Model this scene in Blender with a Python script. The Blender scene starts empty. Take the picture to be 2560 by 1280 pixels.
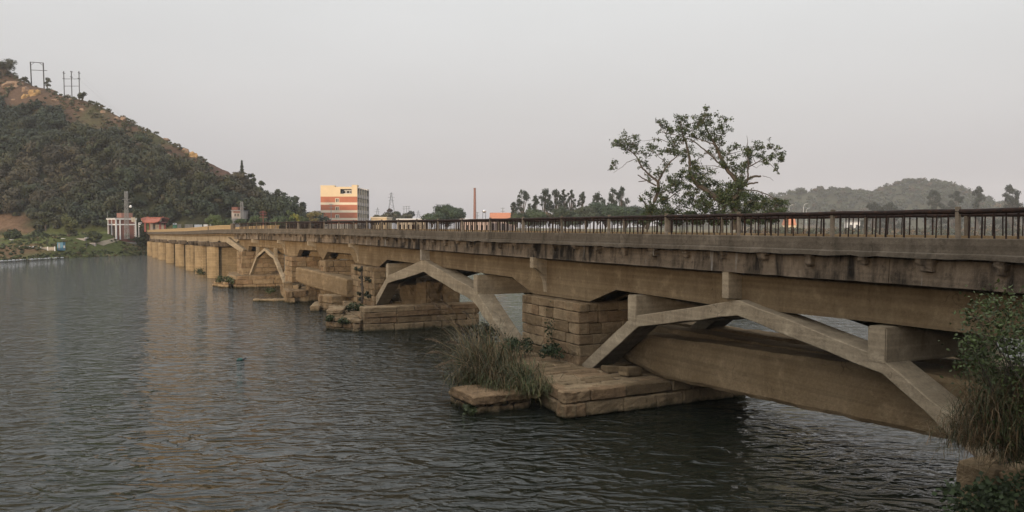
import bpy, math, random
import numpy as np
from mathutils import Vector, noise as mnoise

rng = np.random.default_rng(7)
random.seed(7)
SC = bpy.context.scene
COL = SC.collection

# ------------------------------------------------------------------ camera
F = 2000.0; YH = 568.0; CAMH = 8.6
PITCH = math.atan((640 - YH) / F)
cam_d = bpy.data.cameras.new("camera")
cam = bpy.data.objects.new("camera", cam_d); COL.objects.link(cam)
cam.location = (0, 0, CAMH)
cam.rotation_euler = (math.pi / 2 - PITCH, 0, 0)
cam_d.sensor_width = 36; cam_d.lens = 36 * F / 2560
cam_d.clip_start = 0.1; cam_d.clip_end = 12000
SC.camera = cam

# ------------------------------------------------------------------ sky, sun, exposure
SUN_AZ = math.atan2(-0.45, -0.89)          # towards the sun: behind the camera, to the left
SUN_EL = math.radians(7.0)
W = bpy.data.worlds.new("World"); SC.world = W; W.use_nodes = True
nt = W.node_tree; nt.nodes.clear()
out = nt.nodes.new("ShaderNodeOutputWorld")
sky = nt.nodes.new("ShaderNodeTexSky"); sky.sky_type = 'NISHITA'; sky.sun_disc = False
sky.sun_elevation = SUN_EL; sky.sun_rotation = SUN_AZ
sky.air_density = 1.5; sky.dust_density = 6.0; sky.ozone_density = 1.0
hs = nt.nodes.new("ShaderNodeHueSaturation"); hs.inputs['Saturation'].default_value = 0.25
bg1 = nt.nodes.new("ShaderNodeBackground"); bg1.inputs['Strength'].default_value = 0.05
nt.links.new(sky.outputs[0], hs.inputs['Color']); nt.links.new(hs.outputs[0], bg1.inputs['Color'])
tc = nt.nodes.new("ShaderNodeTexCoord"); sx = nt.nodes.new("ShaderNodeSeparateXYZ")
nt.links.new(tc.outputs['Generated'], sx.inputs[0])
rp = nt.nodes.new("ShaderNodeValToRGB")
els = rp.color_ramp.elements
els[0].position = 0.0; els[0].color = (0.46, 0.435, 0.45, 1)
els[1].position = 1.0; els[1].color = (1.75, 1.78, 1.86, 1)
for p, c in ((0.06, (0.485, 0.465, 0.478)), (0.14, (0.57, 0.558, 0.565)), (0.28, (0.70, 0.705, 0.71)), (0.6, (1.25, 1.27, 1.30))):
    e = els.new(p); e.color = (*c, 1)
nt.links.new(sx.outputs['Z'], rp.inputs[0])
bg2 = nt.nodes.new("ShaderNodeBackground"); bg2.inputs['Strength'].default_value = 0.94
cmap = nt.nodes.new("ShaderNodeMapping"); cmap.inputs['Scale'].default_value = (1.2, 1.2, 4.0); nt.links.new(tc.outputs['Generated'], cmap.inputs[0])
cn = nt.nodes.new("ShaderNodeTexNoise"); cn.inputs['Scale'].default_value = 1.6; cn.inputs['Detail'].default_value = 4; nt.links.new(cmap.outputs[0], cn.inputs['Vector'])
cm = nt.nodes.new("ShaderNodeMapRange"); cm.inputs['From Min'].default_value = 0.3; cm.inputs['From Max'].default_value = 0.7; cm.inputs['To Min'].default_value = 0.96; cm.inputs['To Max'].default_value = 1.04; nt.links.new(cn.outputs[0], cm.inputs[0])
cx = nt.nodes.new("ShaderNodeVectorMath"); cx.operation = 'SCALE'; nt.links.new(rp.outputs[0], cx.inputs[0]); nt.links.new(cm.outputs[0], cx.inputs['Scale'])
nt.links.new(cx.outputs[0], bg2.inputs['Color'])
ad = nt.nodes.new("ShaderNodeAddShader")
nt.links.new(bg1.outputs[0], ad.inputs[0]); nt.links.new(bg2.outputs[0], ad.inputs[1])
nt.links.new(ad.outputs[0], out.inputs['Surface'])

sun_d = bpy.data.lights.new("sun", 'SUN'); sun = bpy.data.objects.new("sun", sun_d); COL.objects.link(sun)
sun_d.energy = 3.0; sun_d.angle = math.radians(6.0); sun_d.color = (1.0, 0.77, 0.53)
sd = Vector((math.sin(SUN_AZ) * math.cos(SUN_EL), math.cos(SUN_AZ) * math.cos(SUN_EL), math.sin(SUN_EL)))
sun.rotation_euler = sd.to_track_quat('Z', 'Y').to_euler()

SC.view_settings.view_transform = 'Standard'; SC.view_settings.look = 'None'
SC.view_settings.exposure = 0.0; SC.view_settings.gamma = 1.0
SC.cycles.max_bounces = 6; SC.cycles.diffuse_bounces = 0; SC.cycles.glossy_bounces = 3
SC.cycles.volume_bounces = 1; SC.cycles.transparent_max_bounces = 4
SC.cycles.use_denoising = True

# ------------------------------------------------------------------ materials
def new_mat(name):
    m = bpy.data.materials.new(name); m.use_nodes = True
    n = m.node_tree; b = n.nodes["Principled BSDF"]
    return m, n, b
def nd(n, typ, **kw):
    x = n.nodes.new(typ)
    for k, v in kw.items():
        if k in x.inputs: x.inputs[k].default_value = v
        else: setattr(x, k, v)
    return x
def ramp(n, src, pts):
    r = n.nodes.new("ShaderNodeValToRGB"); e = r.color_ramp.elements
    while len(e) > 1: e.remove(e[-1])
    for i, (p, c) in enumerate(pts):
        x = e[0] if i == 0 else e.new(p)
        x.position = p; x.color = (*c, 1) if len(c) == 3 else c
    n.links.new(src, r.inputs[0]); return r.outputs[0]
def pos(n, scale=(1, 1, 1), rot=(0, 0, 0)):
    g = n.nodes.new("ShaderNodeNewGeometry"); m = n.nodes.new("ShaderNodeMapping")
    m.inputs['Scale'].default_value = scale; m.inputs['Rotation'].default_value = rot
    n.links.new(g.outputs['Position'], m.inputs[0]); return m.outputs[0]
def noisef(n, vec, scale, detail=4, rough=0.55, dist=0.0):
    t = nd(n, "ShaderNodeTexNoise", Scale=scale, Detail=detail, Roughness=rough, Distortion=dist)
    n.links.new(vec, t.inputs['Vector']); return t.outputs[0]
def mix(n, fac, a, b, mode='MIX'):
    m = n.nodes.new("ShaderNodeMix"); m.data_type = 'RGBA'; m.blend_type = mode
    for sock, v in ((0, fac), (6, a), (7, b)):
        if hasattr(v, 'links'): n.links.new(v, m.inputs[sock])
        else:
            m.inputs[sock].default_value = v if sock == 0 else (*v, 1)
    return m.outputs[2]
def bump(n, b, h, strength, dist, prev=None):
    x = nd(n, "ShaderNodeBump", Strength=strength, Distance=dist)
    n.links.new(h, x.inputs['Height'])
    if prev is not None: n.links.new(prev, x.inputs['Normal'])
    if b is not None: n.links.new(x.outputs[0], b.inputs['Normal'])
    return x.outputs[0]
G3 = lambda v: (v, v, v)

def concrete(name, c0, c1, stain=0.5, stain_col=(0.025, 0.022, 0.018), white=0.0, thr=0.52, streak_scale=1.6, grime=0.36):
    m, n, b = new_mat(name)
    P = pos(n)
    big = noisef(n, P, 0.45, 5, 0.6)
    col = mix(n, ramp(n, big, [(0.32, G3(0)), (0.68, G3(1))]), c0, c1)
    fine = noisef(n, P, 9.0, 5, 0.7)
    col = mix(n, 0.5, col, ramp(n, fine, [(0.3, G3(0.62)), (0.7, G3(1.25))]), 'MULTIPLY')
    brd = noisef(n, pos(n, (0.03, 0.03, 7.0)), 1.0, 2, 0.5)
    col = mix(n, 0.35, col, ramp(n, brd, [(0.42, G3(0.72)), (0.58, G3(1.2))]), 'MULTIPLY')
    worn = noisef(n, P, 0.9, 6, 0.7)
    col = mix(n, ramp(n, worn, [(0.55, G3(0)), (0.68, G3(0.55))]), col, tuple(min(1, x * 1.45) for x in c1))
    st = noisef(n, pos(n, (1, 1, 0.20)), streak_scale, 6, 0.66, 0.4)
    pat = noisef(n, P, 0.8, 4, 0.6)
    mul = nd(n, "ShaderNodeMath", operation='MULTIPLY')
    n.links.new(ramp(n, st, [(thr - 0.06, G3(0)), (thr + 0.12, G3(1))]), mul.inputs[0])
    n.links.new(ramp(n, pat, [(grime, G3(0)), (grime + 0.22, G3(stain))]), mul.inputs[1])
    col = mix(n, mul.outputs[0], col, stain_col)
    blotch = noisef(n, P, 2.3, 6, 0.7)
    col = mix(n, ramp(n, blotch, [(0.56, G3(0)), (0.72, G3(stain * 0.75))]), col, stain_col)
    if white > 0:
        wh = noisef(n, pos(n, (1, 1, 0.06), ), 3.3, 5, 0.6)
        wp = noisef(n, P, 0.33, 3, 0.6)
        mu = nd(n, "ShaderNodeMath", operation='MULTIPLY')
        n.links.new(ramp(n, wh, [(0.60, G3(0)), (0.70, G3(white))]), mu.inputs[0])
        n.links.new(ramp(n, wp, [(0.50, G3(0)), (0.62, G3(1))]), mu.inputs[1])
        col = mix(n, mu.outputs[0], col, (0.42, 0.41, 0.38))
    n.links.new(col, b.inputs['Base Color']); b.inputs['Roughness'].default_value = 0.9
    b.inputs['Specular IOR Level'].default_value = 0.04
    cr = noisef(n, P, 0.42, 3, 0.55, 0.2)
    ca = nd(n, "ShaderNodeMath", operation='SUBTRACT'); ca.inputs[1].default_value = 0.5; n.links.new(cr, ca.inputs[0])
    cb = nd(n, "ShaderNodeMath", operation='ABSOLUTE'); n.links.new(ca.outputs[0], cb.inputs[0])
    cm = nd(n, "ShaderNodeMath", operation='MULTIPLY'); n.links.new(ramp(n, cb.outputs[0], [(0.0, G3(0.6)), (0.004, G3(0))]), cm.inputs[0]); n.links.new(ramp(n, pat, [(0.52, G3(0)), (0.6, G3(1))]), cm.inputs[1])
    col = mix(n, cm.outputs[0], col, (0.03, 0.024, 0.018))
    n.links.new(col, b.inputs['Base Color'])
    h1 = bump(n, None, fine, 0.5, 0.03)
    h1 = bump(n, None, brd, 0.35, 0.02, h1)
    bump(n, b, blotch, 0.7, 0.08, h1)
    return m

def stone(name, c0, c1, c2, dark=(0.05, 0.04, 0.03)):
    m, n, b = new_mat(name)
    P = pos(n)
    g = n.nodes.new("ShaderNodeNewGeometry")
    col = ramp(n, g.outputs['Random Per Island'], [(0.0, c0), (0.5, c1), (1.0, c2)])
    big = noisef(n, P, 1.1, 6, 0.65)
    col = mix(n, 0.8, col, ramp(n, big, [(0.3, G3(0.55)), (0.7, G3(1.3))]), 'MULTIPLY')
    st = noisef(n, pos(n, (1, 1, 0.25)), 1.4, 6, 0.7)
    col = mix(n, ramp(n, st, [(0.55, G3(0)), (0.75, G3(0.75))]), col, dark)
    sz = n.nodes.new("ShaderNodeSeparateXYZ"); n.links.new(g.outputs['Position'], sz.inputs[0])
    wl = nd(n, "ShaderNodeMath", operation='MULTIPLY_ADD'); wl.inputs[1].default_value = 0.55; n.links.new(big, wl.inputs[0]); n.links.new(sz.outputs['Z'], wl.inputs[2])
    col = mix(n, ramp(n, wl.outputs[0], [(0.30, G3(0.92)), (0.52, G3(0))]), col, (0.030, 0.032, 0.018))
    fine = noisef(n, P, 14, 6, 0.7)
    col = mix(n, 0.45, col, ramp(n, fine, [(0.3, G3(0.6)), (0.7, G3(1.3))]), 'MULTIPLY')
    n.links.new(col, b.inputs['Base Color']); b.inputs['Roughness'].default_value = 0.92
    b.inputs['Specular IOR Level'].default_value = 0.04
    h = bump(n, None, noisef(n, P, 3.5, 6, 0.65), 1.0, 0.13)
    bump(n, b, fine, 0.5, 0.03, h)
    return m

def brickwork(name, c0, c1, mortar, bw, bh, angle=0.0):
    """coursed ashlar pattern wrapped round upright faces (world position)"""
    m, n, b = new_mat(name)
    g = n.nodes.new("ShaderNodeNewGeometry"); s = n.nodes.new("ShaderNodeSeparateXYZ")
    n.links.new(g.outputs['Position'], s.inputs[0])
    a1 = nd(n, "ShaderNodeMath", operation='MULTIPLY_ADD'); a1.inputs[1].default_value = math.cos(angle)
    a2 = nd(n, "ShaderNodeMath", operation='MULTIPLY'); a2.inputs[1].default_value = math.sin(angle)
    n.links.new(s.outputs['Y'], a2.inputs[0]); n.links.new(s.outputs['X'], a1.inputs[0]); n.links.new(a2.outputs[0], a1.inputs[2])
    c = n.nodes.new("ShaderNodeCombineXYZ")
    n.links.new(a1.outputs[0], c.inputs[0]); n.links.new(s.outputs['Z'], c.inputs[1])
    t = nd(n, "ShaderNodeTexBrick", Scale=1.0)
    t.inputs['Brick Width'].default_value = bw; t.inputs['Row Height'].default_value = bh
    t.inputs['Mortar Size'].default_value = bh * 0.07; t.inputs['Color1'].default_value = (*c0, 1)
    t.inputs['Color2'].default_value = (*c1, 1); t.inputs['Mortar'].default_value = (*mortar, 1)
    n.links.new(c.outputs[0], t.inputs['Vector'])
    big = noisef(n, g.outputs['Position'], 0.5, 6, 0.65)
    col = mix(n, 0.8, t.outputs[0], ramp(n, big, [(0.3, G3(0.55)), (0.7, G3(1.25))]), 'MULTIPLY')
    st = noisef(n, pos(n, (1, 1, 0.15)), 0.9, 5, 0.65)
    col = mix(n, ramp(n, st, [(0.56, G3(0)), (0.74, G3(0.6))]), col, (0.07, 0.055, 0.04))
    n.links.new(col, b.inputs['Base Color']); b.inputs['Roughness'].default_value = 0.92
    b.inputs['Specular IOR Level'].default_value = 0.04
    bump(n, b, t.outputs[1], -0.6, 0.05)
    return m

def flat(name, c, rough=0.7, var=0.25, scale=3.0, metal=0.0):
    m, n, b = new_mat(name)
    f = noisef(n, pos(n), scale, 5, 0.65)
    col = mix(n, 1.0, c, ramp(n, f, [(0.3, G3(1 - var)), (0.7, G3(1 + var))]), 'MULTIPLY')
    n.links.new(col, b.inputs['Base Color']); b.inputs['Roughness'].default_value = rough
    b.inputs['Metallic'].default_value = metal
    b.inputs['Specular IOR Level'].default_value = 0.25
    return m

def tinted(name, rough=0.75, spec=0.2):
    """colour from the 'tint' attribute (plants: one colour per leaf; ground: kind of soil)"""
    m, n, b = new_mat(name)
    a = n.nodes.new("ShaderNodeAttribute"); a.attribute_name = "tint"
    n.links.new(a.outputs['Color'], b.inputs['Base Color'])
    b.inputs['Roughness'].default_value = rough; b.inputs['Specular IOR Level'].default_value = spec
    return m, n, b, a

M = {}
M['parapet'] = concrete('parapet_concrete', (0.115, 0.095, 0.072), (0.155, 0.13, 0.10), 0.55, thr=0.56)
M['fascia'] = concrete('stained_fascia_concrete', (0.17, 0.132, 0.095), (0.23, 0.18, 0.13), 0.97, stain_col=(0.018, 0.016, 0.014), white=0.9, thr=0.49, streak_scale=1.15, grime=0.30)
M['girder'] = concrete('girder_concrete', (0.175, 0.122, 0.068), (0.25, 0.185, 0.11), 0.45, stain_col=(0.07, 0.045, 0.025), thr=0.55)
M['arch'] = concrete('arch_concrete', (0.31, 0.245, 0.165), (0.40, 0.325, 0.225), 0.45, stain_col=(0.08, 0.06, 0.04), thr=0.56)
M['beamstone'] = concrete('stone_beam', (0.20, 0.14, 0.078), (0.26, 0.188, 0.11), 0.35, stain_col=(0.11, 0.075, 0.04), thr=0.58)
M['post'] = concrete('rail_post_concrete', (0.175, 0.145, 0.11), (0.24, 0.20, 0.155), 0.6)
M['pale'] = concrete('pale_concrete', (0.34, 0.295, 0.235), (0.42, 0.37, 0.30), 0.3)
M['stone'] = stone('granite_blocks', (0.19, 0.132, 0.075), (0.34, 0.25, 0.15), (0.255, 0.168, 0.096))
M['core'] = flat('joint_mud', (0.05, 0.038, 0.026), 0.95)
M['ashlar'] = brickwork('ashlar_piers', (0.34, 0.252, 0.145), (0.285, 0.208, 0.118), (0.215, 0.155, 0.088), 0.95, 0.30, math.radians(60))
M['rust'] = None
def rust():
    m, n, b = new_mat('rusted_iron')
    f = noisef(n, pos(n), 6, 6, 0.7)
    col = ramp(n, f, [(0.38, (0.014, 0.010, 0.009)), (0.58, (0.032, 0.018, 0.013)), (0.74, (0.115, 0.05, 0.024))])
    n.links.new(col, b.inputs['Base Color']); b.inputs['Roughness'].default_value = 0.85
    b.inputs['Specular IOR Level'].default_value = 0.2
    return m
M['rust'] = rust()
M['leaf'], *_ = tinted('foliage', 0.6, 0.25)
M['bark'] = flat('bark', (0.085, 0.07, 0.055), 0.9, 0.4, 4)
M['asphalt'] = flat('asphalt', (0.06, 0.058, 0.055), 0.9, 0.3)
M['cream'] = flat('cream_render', (0.74, 0.58, 0.37), 0.85, 0.06, 0.3)
M['creamlight'] = flat('light_cream_render', (0.78, 0.66, 0.50), 0.85, 0.06, 0.3)
M['redwall'] = flat('terracotta_render', (0.47, 0.17, 0.095), 0.85, 0.08, 0.4)
M['white'] = flat('white_paint', (0.74, 0.73, 0.71), 0.7, 0.08, 1.0)
M['pinkwall'] = flat('pale_pink_render', (0.55, 0.42, 0.36), 0.85, 0.12, 0.5)
M['glass'] = flat('dark_window_glass', (0.03, 0.028, 0.026), 0.25, 0.2)
M['shade'] = flat('dark_room', (0.05, 0.04, 0.032), 0.9)
M['gallery'] = flat('grey_gallery_concrete', (0.34, 0.30, 0.27), 0.9, 0.15, 0.6)
M['brownwall'] = flat('brown_tile', (0.19, 0.085, 0.065), 0.8, 0.15, 1.5)
M['rooftile'] = flat('red_roof_tile', (0.30, 0.105, 0.07), 0.85, 0.3, 2.5)
M['orangetile'] = flat('orange_roof_tile', (0.48, 0.19, 0.10), 0.85, 0.2, 1.5)
M['redwood'] = flat('red_lacquer', (0.26, 0.085, 0.07), 0.8, 0.25)
M['grey'] = flat('grey_metal', (0.24, 0.24, 0.235), 0.6, 0.2)
M['darkmetal'] = flat('dark_steel', (0.06, 0.06, 0.062), 0.7, 0.2)
M['blue'] = flat('blue_cabin_paint', (0.085, 0.21, 0.29), 0.6, 0.12)
M['greenpaint'] = flat('green_sign_paint', (0.06, 0.19, 0.12), 0.6, 0.1)
M['brick'] = flat('old_brick', (0.27, 0.145, 0.115), 0.9, 0.2, 1.0)
M['silver'] = flat('silver_tank', (0.6, 0.6, 0.6), 0.3, 0.05, 1, 0.8)
M['foam'] = flat('white_float', (0.50, 0.50, 0.49), 0.6, 0.15, 3)
M['path'] = flat('pale_path_concrete', (0.25, 0.205, 0.145), 0.9, 0.2)
M['rock'] = stone('hill_rock', (0.24, 0.155, 0.10), (0.31, 0.21, 0.14), (0.22, 0.15, 0.105))
M['orangerock'] = stone('ochre_rock_face', (0.38, 0.245, 0.115), (0.42, 0.265, 0.12), (0.35, 0.22, 0.11))
M['greenbag'] = flat('green_plastic', (0.025, 0.085, 0.07), 0.35, 0.3, 8)

# ------------------------------------------------------------------ mesh helpers
def roughen(o, level, strength, size):
    m = o.modifiers.new('split', 'SUBSURF'); m.subdivision_type = 'SIMPLE'; m.levels = level; m.render_levels = level
    k = 'stone_relief_%g' % size; t = bpy.data.textures.get(k)
    if t is None:
        t = bpy.data.textures.new(k, 'CLOUDS'); t.noise_scale = size; t.noise_depth = 4
    d_ = o.modifiers.new('relief', 'DISPLACE'); d_.texture = t; d_.texture_coords = 'GLOBAL'; d_.strength = strength; d_.mid_level = 0.5
    return o
def link(name, me, mat, parent=None):
    o = bpy.data.objects.new(name, me); COL.objects.link(o)
    if mat is not None: me.materials.append(mat)
    if parent is not None: o.parent = parent
    return o
def wloc(o):
    v = Vector((0, 0, 0))
    while o is not None:
        v += o.location; o = o.parent
    return v
def tag(o, label=None, cat=None, group=None, kind=None):
    if label: o['label'] = label
    if cat: o['category'] = cat
    if group: o['group'] = group
    if kind: o['kind'] = kind
    return o
def thing(name, label, cat, loc, group=None):
    o = bpy.data.objects.new(name, None); COL.objects.link(o); o.location = loc
    o.empty_display_size = 0.2
    return tag(o, label, cat, group)

class MB:
    def __init__(s): s.v = []; s.f = []
    def add(s, vs, fs):
        k = len(s.v); s.v += [tuple(p) for p in vs]; s.f += [tuple(i + k for i in f) for f in fs]; return s
    def hexa(s, p):   # 4 bottom, 4 top
        return s.add(p, [(3, 2, 1, 0), (4, 5, 6, 7), (0, 1, 5, 4), (1, 2, 6, 5), (2, 3, 7, 6), (3, 0, 4, 7)])
    def box(s, x0, x1, y0, y1, z0, z1):
        return s.hexa([(x0, y0, z0), (x1, y0, z0), (x1, y1, z0), (x0, y1, z0), (x0, y0, z1), (x1, y0, z1), (x1, y1, z1), (x0, y1, z1)])
    def rbox(s, c, size, rz=0.0):
        cx, cy, cz = c; a, b, h = size[0] / 2, size[1] / 2, size[2]
        co, si = math.cos(rz), math.sin(rz)
        q = [(cx + co * x - si * y, cy + si * x + co * y) for x, y in ((-a, -b), (a, -b), (a, b), (-a, b))]
        return s.hexa([(x, y, cz) for x, y in q] + [(x, y, cz + h) for x, y in q])
    def loft(s, rings, closed=True, caps=True):
        n = len(rings[0]); k = len(s.v)
        for r in rings: s.v += [tuple(p) for p in r]
        for i in range(len(rings) - 1):
            for j in range(n if closed else n - 1):
                j2 = (j + 1) % n
                s.f.append((k + i * n + j, k + i * n + j2, k + (i + 1) * n + j2, k + (i + 1) * n + j))
        if caps:
            s.f.append(tuple(k + j for j in range(n))[::-1])
            s.f.append(tuple(k + (len(rings) - 1) * n + j for j in range(n)))
        return s
    def tube(s, pts, radii, n=6):
        pts = [Vector(p) for p in pts]
        if not hasattr(radii, '__len__'): radii = [radii] * len(pts)
        rings = []
        for i, p in enumerate(pts):
            d = (pts[min(i + 1, len(pts) - 1)] - pts[max(i - 1, 0)]).normalized()
            a = d.orthogonal().normalized() if abs(d.z) > 0.95 else d.cross(Vector((0, 0, 1))).normalized()
            b = d.cross(a)
            rings.append([p + (a * math.cos(t) + b * math.sin(t)) * radii[i] for t in [2 * math.pi * k / n for k in range(n)]])
        return s.loft(rings)
    def build(s, name, mat, parent=None, smooth=False, bevel=0.0, segs=1):
        off = wloc(parent) if parent is not None else Vector((0, 0, 0))
        me = bpy.data.meshes.new(name)
        me.from_pydata([(x - off.x, y - off.y, z - off.z) for x, y, z in s.v], [], s.f)
        import bmesh
        bm = bmesh.new(); bm.from_mesh(me)
        bmesh.ops.recalc_face_normals(bm, faces=bm.faces)
        if bevel > 0:
            bmesh.ops.bevel(bm, geom=[e for e in bm.edges if e.is_manifold and e.calc_face_angle(0) > 0.5], offset=bevel, segments=segs, affect='EDGES', clamp_overlap=True)
        bm.to_mesh(me); bm.free()
        if smooth: me.shade_smooth()
        me.update()
        return link(name, me, mat, parent)

def quads(name, Q, tint, mat, parent=None):
    """Q (N,4,3) world corners, tint (N,3): one mesh of separate leaves"""
    Q = np.asarray(Q, dtype=np.float32); N = len(Q)
    off = wloc(parent) if parent is not None else Vector((0, 0, 0))
    v = (Q.reshape(-1, 3) - np.array(off, dtype=np.float32)).astype(np.float32)
    me = bpy.data.meshes.new(name)
    me.vertices.add(4 * N); me.vertices.foreach_set('co', v.ravel())
    me.loops.add(4 * N); me.loops.foreach_set('vertex_index', np.arange(4 * N, dtype=np.int32))
    me.polygons.add(N); me.polygons.foreach_set('loop_start', np.arange(0, 4 * N, 4, dtype=np.int32))
    me.update(calc_edges=True)
    at = me.attributes.new('tint', 'FLOAT_COLOR', 'FACE')
    c = np.ones((N, 4), dtype=np.float32); c[:, :3] = tint
    at.data.foreach_set('color', c.ravel())
    return link(name, me, mat, parent)

def unit(a): return a / np.maximum(np.linalg.norm(a, axis=-1, keepdims=True), 1e-9)
def leaf_quads(P, Nrm, size, asp=0.55, r=rng):
    """kite-shaped leaves at points P with normals Nrm"""
    n = len(P); Nrm = unit(Nrm)
    a = unit(np.cross(Nrm, r.normal(size=(n, 3)))); b = np.cross(Nrm, a)
    s = (size * r.uniform(0.65, 1.35, n))[:, None]
    return np.stack([P - a * s * 0.5, P + b * s * asp * 0.5 + a * s * .08, P + a * s * 0.5, P - b * s * asp * 0.5 + a * s * .08], 1)
def blob(c, rad, n, leaf, col, r=rng, squash=0.8, var=0.35, hollow=0.55, lumps=7, wild=0.45, jit=0.3):
    """a lumpy tree crown: sub-clumps of leaves spread over a rough ellipsoid"""
    c = np.array(c)
    d = unit(r.normal(size=(lumps, 3))); d[:, 2] = np.abs(d[:, 2]) * 1.0 - 0.25
    lc = d * rad * r.uniform(0.35, 0.75, (lumps, 1)); lr = rad * r.uniform(0.35, 0.6, lumps)
    k = r.integers(0, lumps, n)
    dd = unit(r.normal(size=(n, 3)))
    P = lc[k] + dd * (lr[k] * r.uniform(hollow, 1.05, n))[:, None]
    P[:, 2] *= squash
    Q = leaf_quads(c + P, dd + r.normal(size=(n, 3)) * wild, leaf, 0.75, r)
    lum = r.uniform(1 - var, 1 + var, lumps)
    t = np.array(col)[None, :] * (lum[k] * r.uniform(1 - jit, 1 + jit, n))[:, None]
    return Q, t

# pixel rays of the photograph, for reading off real positions on the hill and the banks
def atY(px, py, Y):
    x = (px - 1280) / F; y = -(py - 640) / F
    c, s = math.cos(PITCH), math.sin(PITCH)
    d = (x, c + y * s, -s + y * c); t = Y / d[1]
    return Vector((d[0] * t, Y, CAMH + d[2] * t))
def proj(P):
    c, s = math.cos(PITCH), math.sin(PITCH); dz = P[..., 2] - CAMH
    f = P[..., 1] * c - dz * s; up = P[..., 1] * s + dz * c
    return 1280 + F * P[..., 0] / f, 640 - F * up / f

# ------------------------------------------------------------------ ground, hills, water
SHORE = np.array([(-2600, -400), (-900, -150), (-420, 40), (-200, 130), (-135, 170), (-127, 195), (-124, 215), (-118, 238), (-113, 256), (-80, 272), (-30, 284),
                  (40, 292), (100, 318), (160, 400), (280, 545), (450, 600), (600, 860), (820, 1190), (1500, 1500), (3600, 2200)], float)
def shore_dist(X, Y):
    """signed distance to the far shore, positive inland (far side)"""
    best = np.full(X.shape, 1e9); sgn = np.ones(X.shape)
    for (x0, y0), (x1, y1) in zip(SHORE[:-1], SHORE[1:]):
        dx, dy = x1 - x0, y1 - y0; L = dx * dx + dy * dy
        t = np.clip(((X - x0) * dx + (Y - y0) * dy) / L, 0, 1)
        ex, ey = X - (x0 + t * dx), Y - (y0 + t * dy); d = np.hypot(ex, ey)
        s = np.where(dx * ey - dy * ex > 0, 1.0, -1.0)
        m = d < best - 1e-6; best = np.where(m, d, best); sgn = np.where(m, s, sgn)
    return best * sgn
def sstep(a, b, x):
    t = np.clip((x - a) / (b - a), 0, 1); return t * t * (3 - 2 * t)
def vnoise(X, Y, s, seed=0):
    X = X / s + seed * 17.3; Y = Y / s + seed * 9.1
    xi, yi = np.floor(X), np.floor(Y); fx, fy = X - xi, Y - yi
    h = lambda a, b: np.modf(np.abs(np.sin(a * 127.1 + b * 311.7) * 43758.5453))[0]
    fx = fx * fx * (3 - 2 * fx); fy = fy * fy * (3 - 2 * fy)
    return (h(xi, yi) * (1 - fx) + h(xi + 1, yi) * fx) * (1 - fy) + (h(xi, yi + 1) * (1 - fx) + h(xi + 1, yi + 1) * fx) * fy - 0.5
RX = np.array([-700, -420, -360, -310, -275, -245, -220, -195, -170, -155, -140, -125, -112, -100, -90, -82, -75, -68, -60, -50, -40])
RZ = np.array([157.8, 139.8, 129.8, 115.8, 102.8, 82.8, 75.2, 68.5, 58.3, 51.2, 45.3, 36.3, 31.5, 21.3, 17.2, 13.4, 11.3, 8.7, 5.7, 4.7, 3.7], float)
RY = np.array([520, 470, 452, 430, 412, 396, 383, 368, 353, 343, 333, 324, 315, 309, 304, 300, 296, 292, 290, 288, 286], float)
HP = np.array([(1300, 566), (1500, 556), (1700, 545), (1800, 525), (1850, 508), (1900, 488), (1960, 470), (2030, 465), (2080, 460), (2130, 468), (2180, 471), (2215, 456), (2250, 444), (2310, 438), (2345, 441), (2400, 462), (2440, 477), (2480, 492), (2560, 516), (2750, 550), (3000, 566)], float)
HX = (HP[:, 0] - 1280) * 0.65; HZ = np.maximum(CAMH + (568 - HP[:, 1]) * 0.65 - 9.0, 0)
def flat_h(X, Y):
    d = np.hypot(X + 128, Y - 275)
    z = 3.0 + 3.7 * (1 - sstep(26, 60, d))
    return np.where(X > -118, np.maximum(z, 6.3 - 3.0 * sstep(60, 260, X)), z)
def height(X, Y):
    X = np.asarray(X, float); Y = np.asarray(Y, float)
    b = shore_dist(X, Y)
    base = np.where(b > 0, flat_h(X, Y) * sstep(-1, 15, b) - 0.35, -0.35 + 0.25 * b)
    base = np.maximum(base, -2.5) + np.where(b > 2, vnoise(X, Y, 5) * 0.7 + vnoise(X, Y, 14, 3) * 0.8, 0) * sstep(2, 10, b)
    zr = np.interp(X, RX, RZ); yr = np.interp(X, RX, RY)
    hill = np.minimum(zr - 0.72 * (yr - Y), zr - 0.45 * (Y - yr)) - np.where(np.abs(Y - yr) < 8, 0.04 * (8 - np.abs(Y - yr)) ** 2 * 0.5, 0)
    hill = hill + vnoise(X, Y, 26, 5) * 5 * np.clip(zr / 60, 0, 1) + vnoise(X, Y, 9, 6) * 2 * np.clip(zr / 60, 0, 1)
    h = np.where(b > 10, np.maximum(base, hill), base)
    ph = np.interp(X, HX, HZ); g = np.minimum(ph - 0.36 * (1300 - Y), ph - 0.3 * (Y - 1300)) + vnoise(X, Y, 45, 21) * 14 * np.clip(ph / 50, 0, 1) * sstep(4, 40, np.abs(Y - 1300))
    h = np.where(b > 5, np.maximum(h, g), h)
    return h
def H1(x, y): return float(height(np.array([x]), np.array([y]))[0])
def on_hill(px, py, y0=235, y1=520):
    """where the sight line through a photo pixel meets the hillside"""
    Ys = np.arange(y0, y1, 0.5); c, s = math.cos(PITCH), math.sin(PITCH)
    x = (px - 1280) / F; y = -(py - 640) / F
    k = Ys / (c + y * s); Xs = x * k; Zs = CAMH + (-s + y * c) * k
    hit = np.nonzero(height(Xs, Ys) >= Zs)[0]
    if not len(hit): return on_hill(px, py + 2, y0, y1)
    i = hit[0]
    return Vector((Xs[i], Ys[i], Zs[i]))

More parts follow.
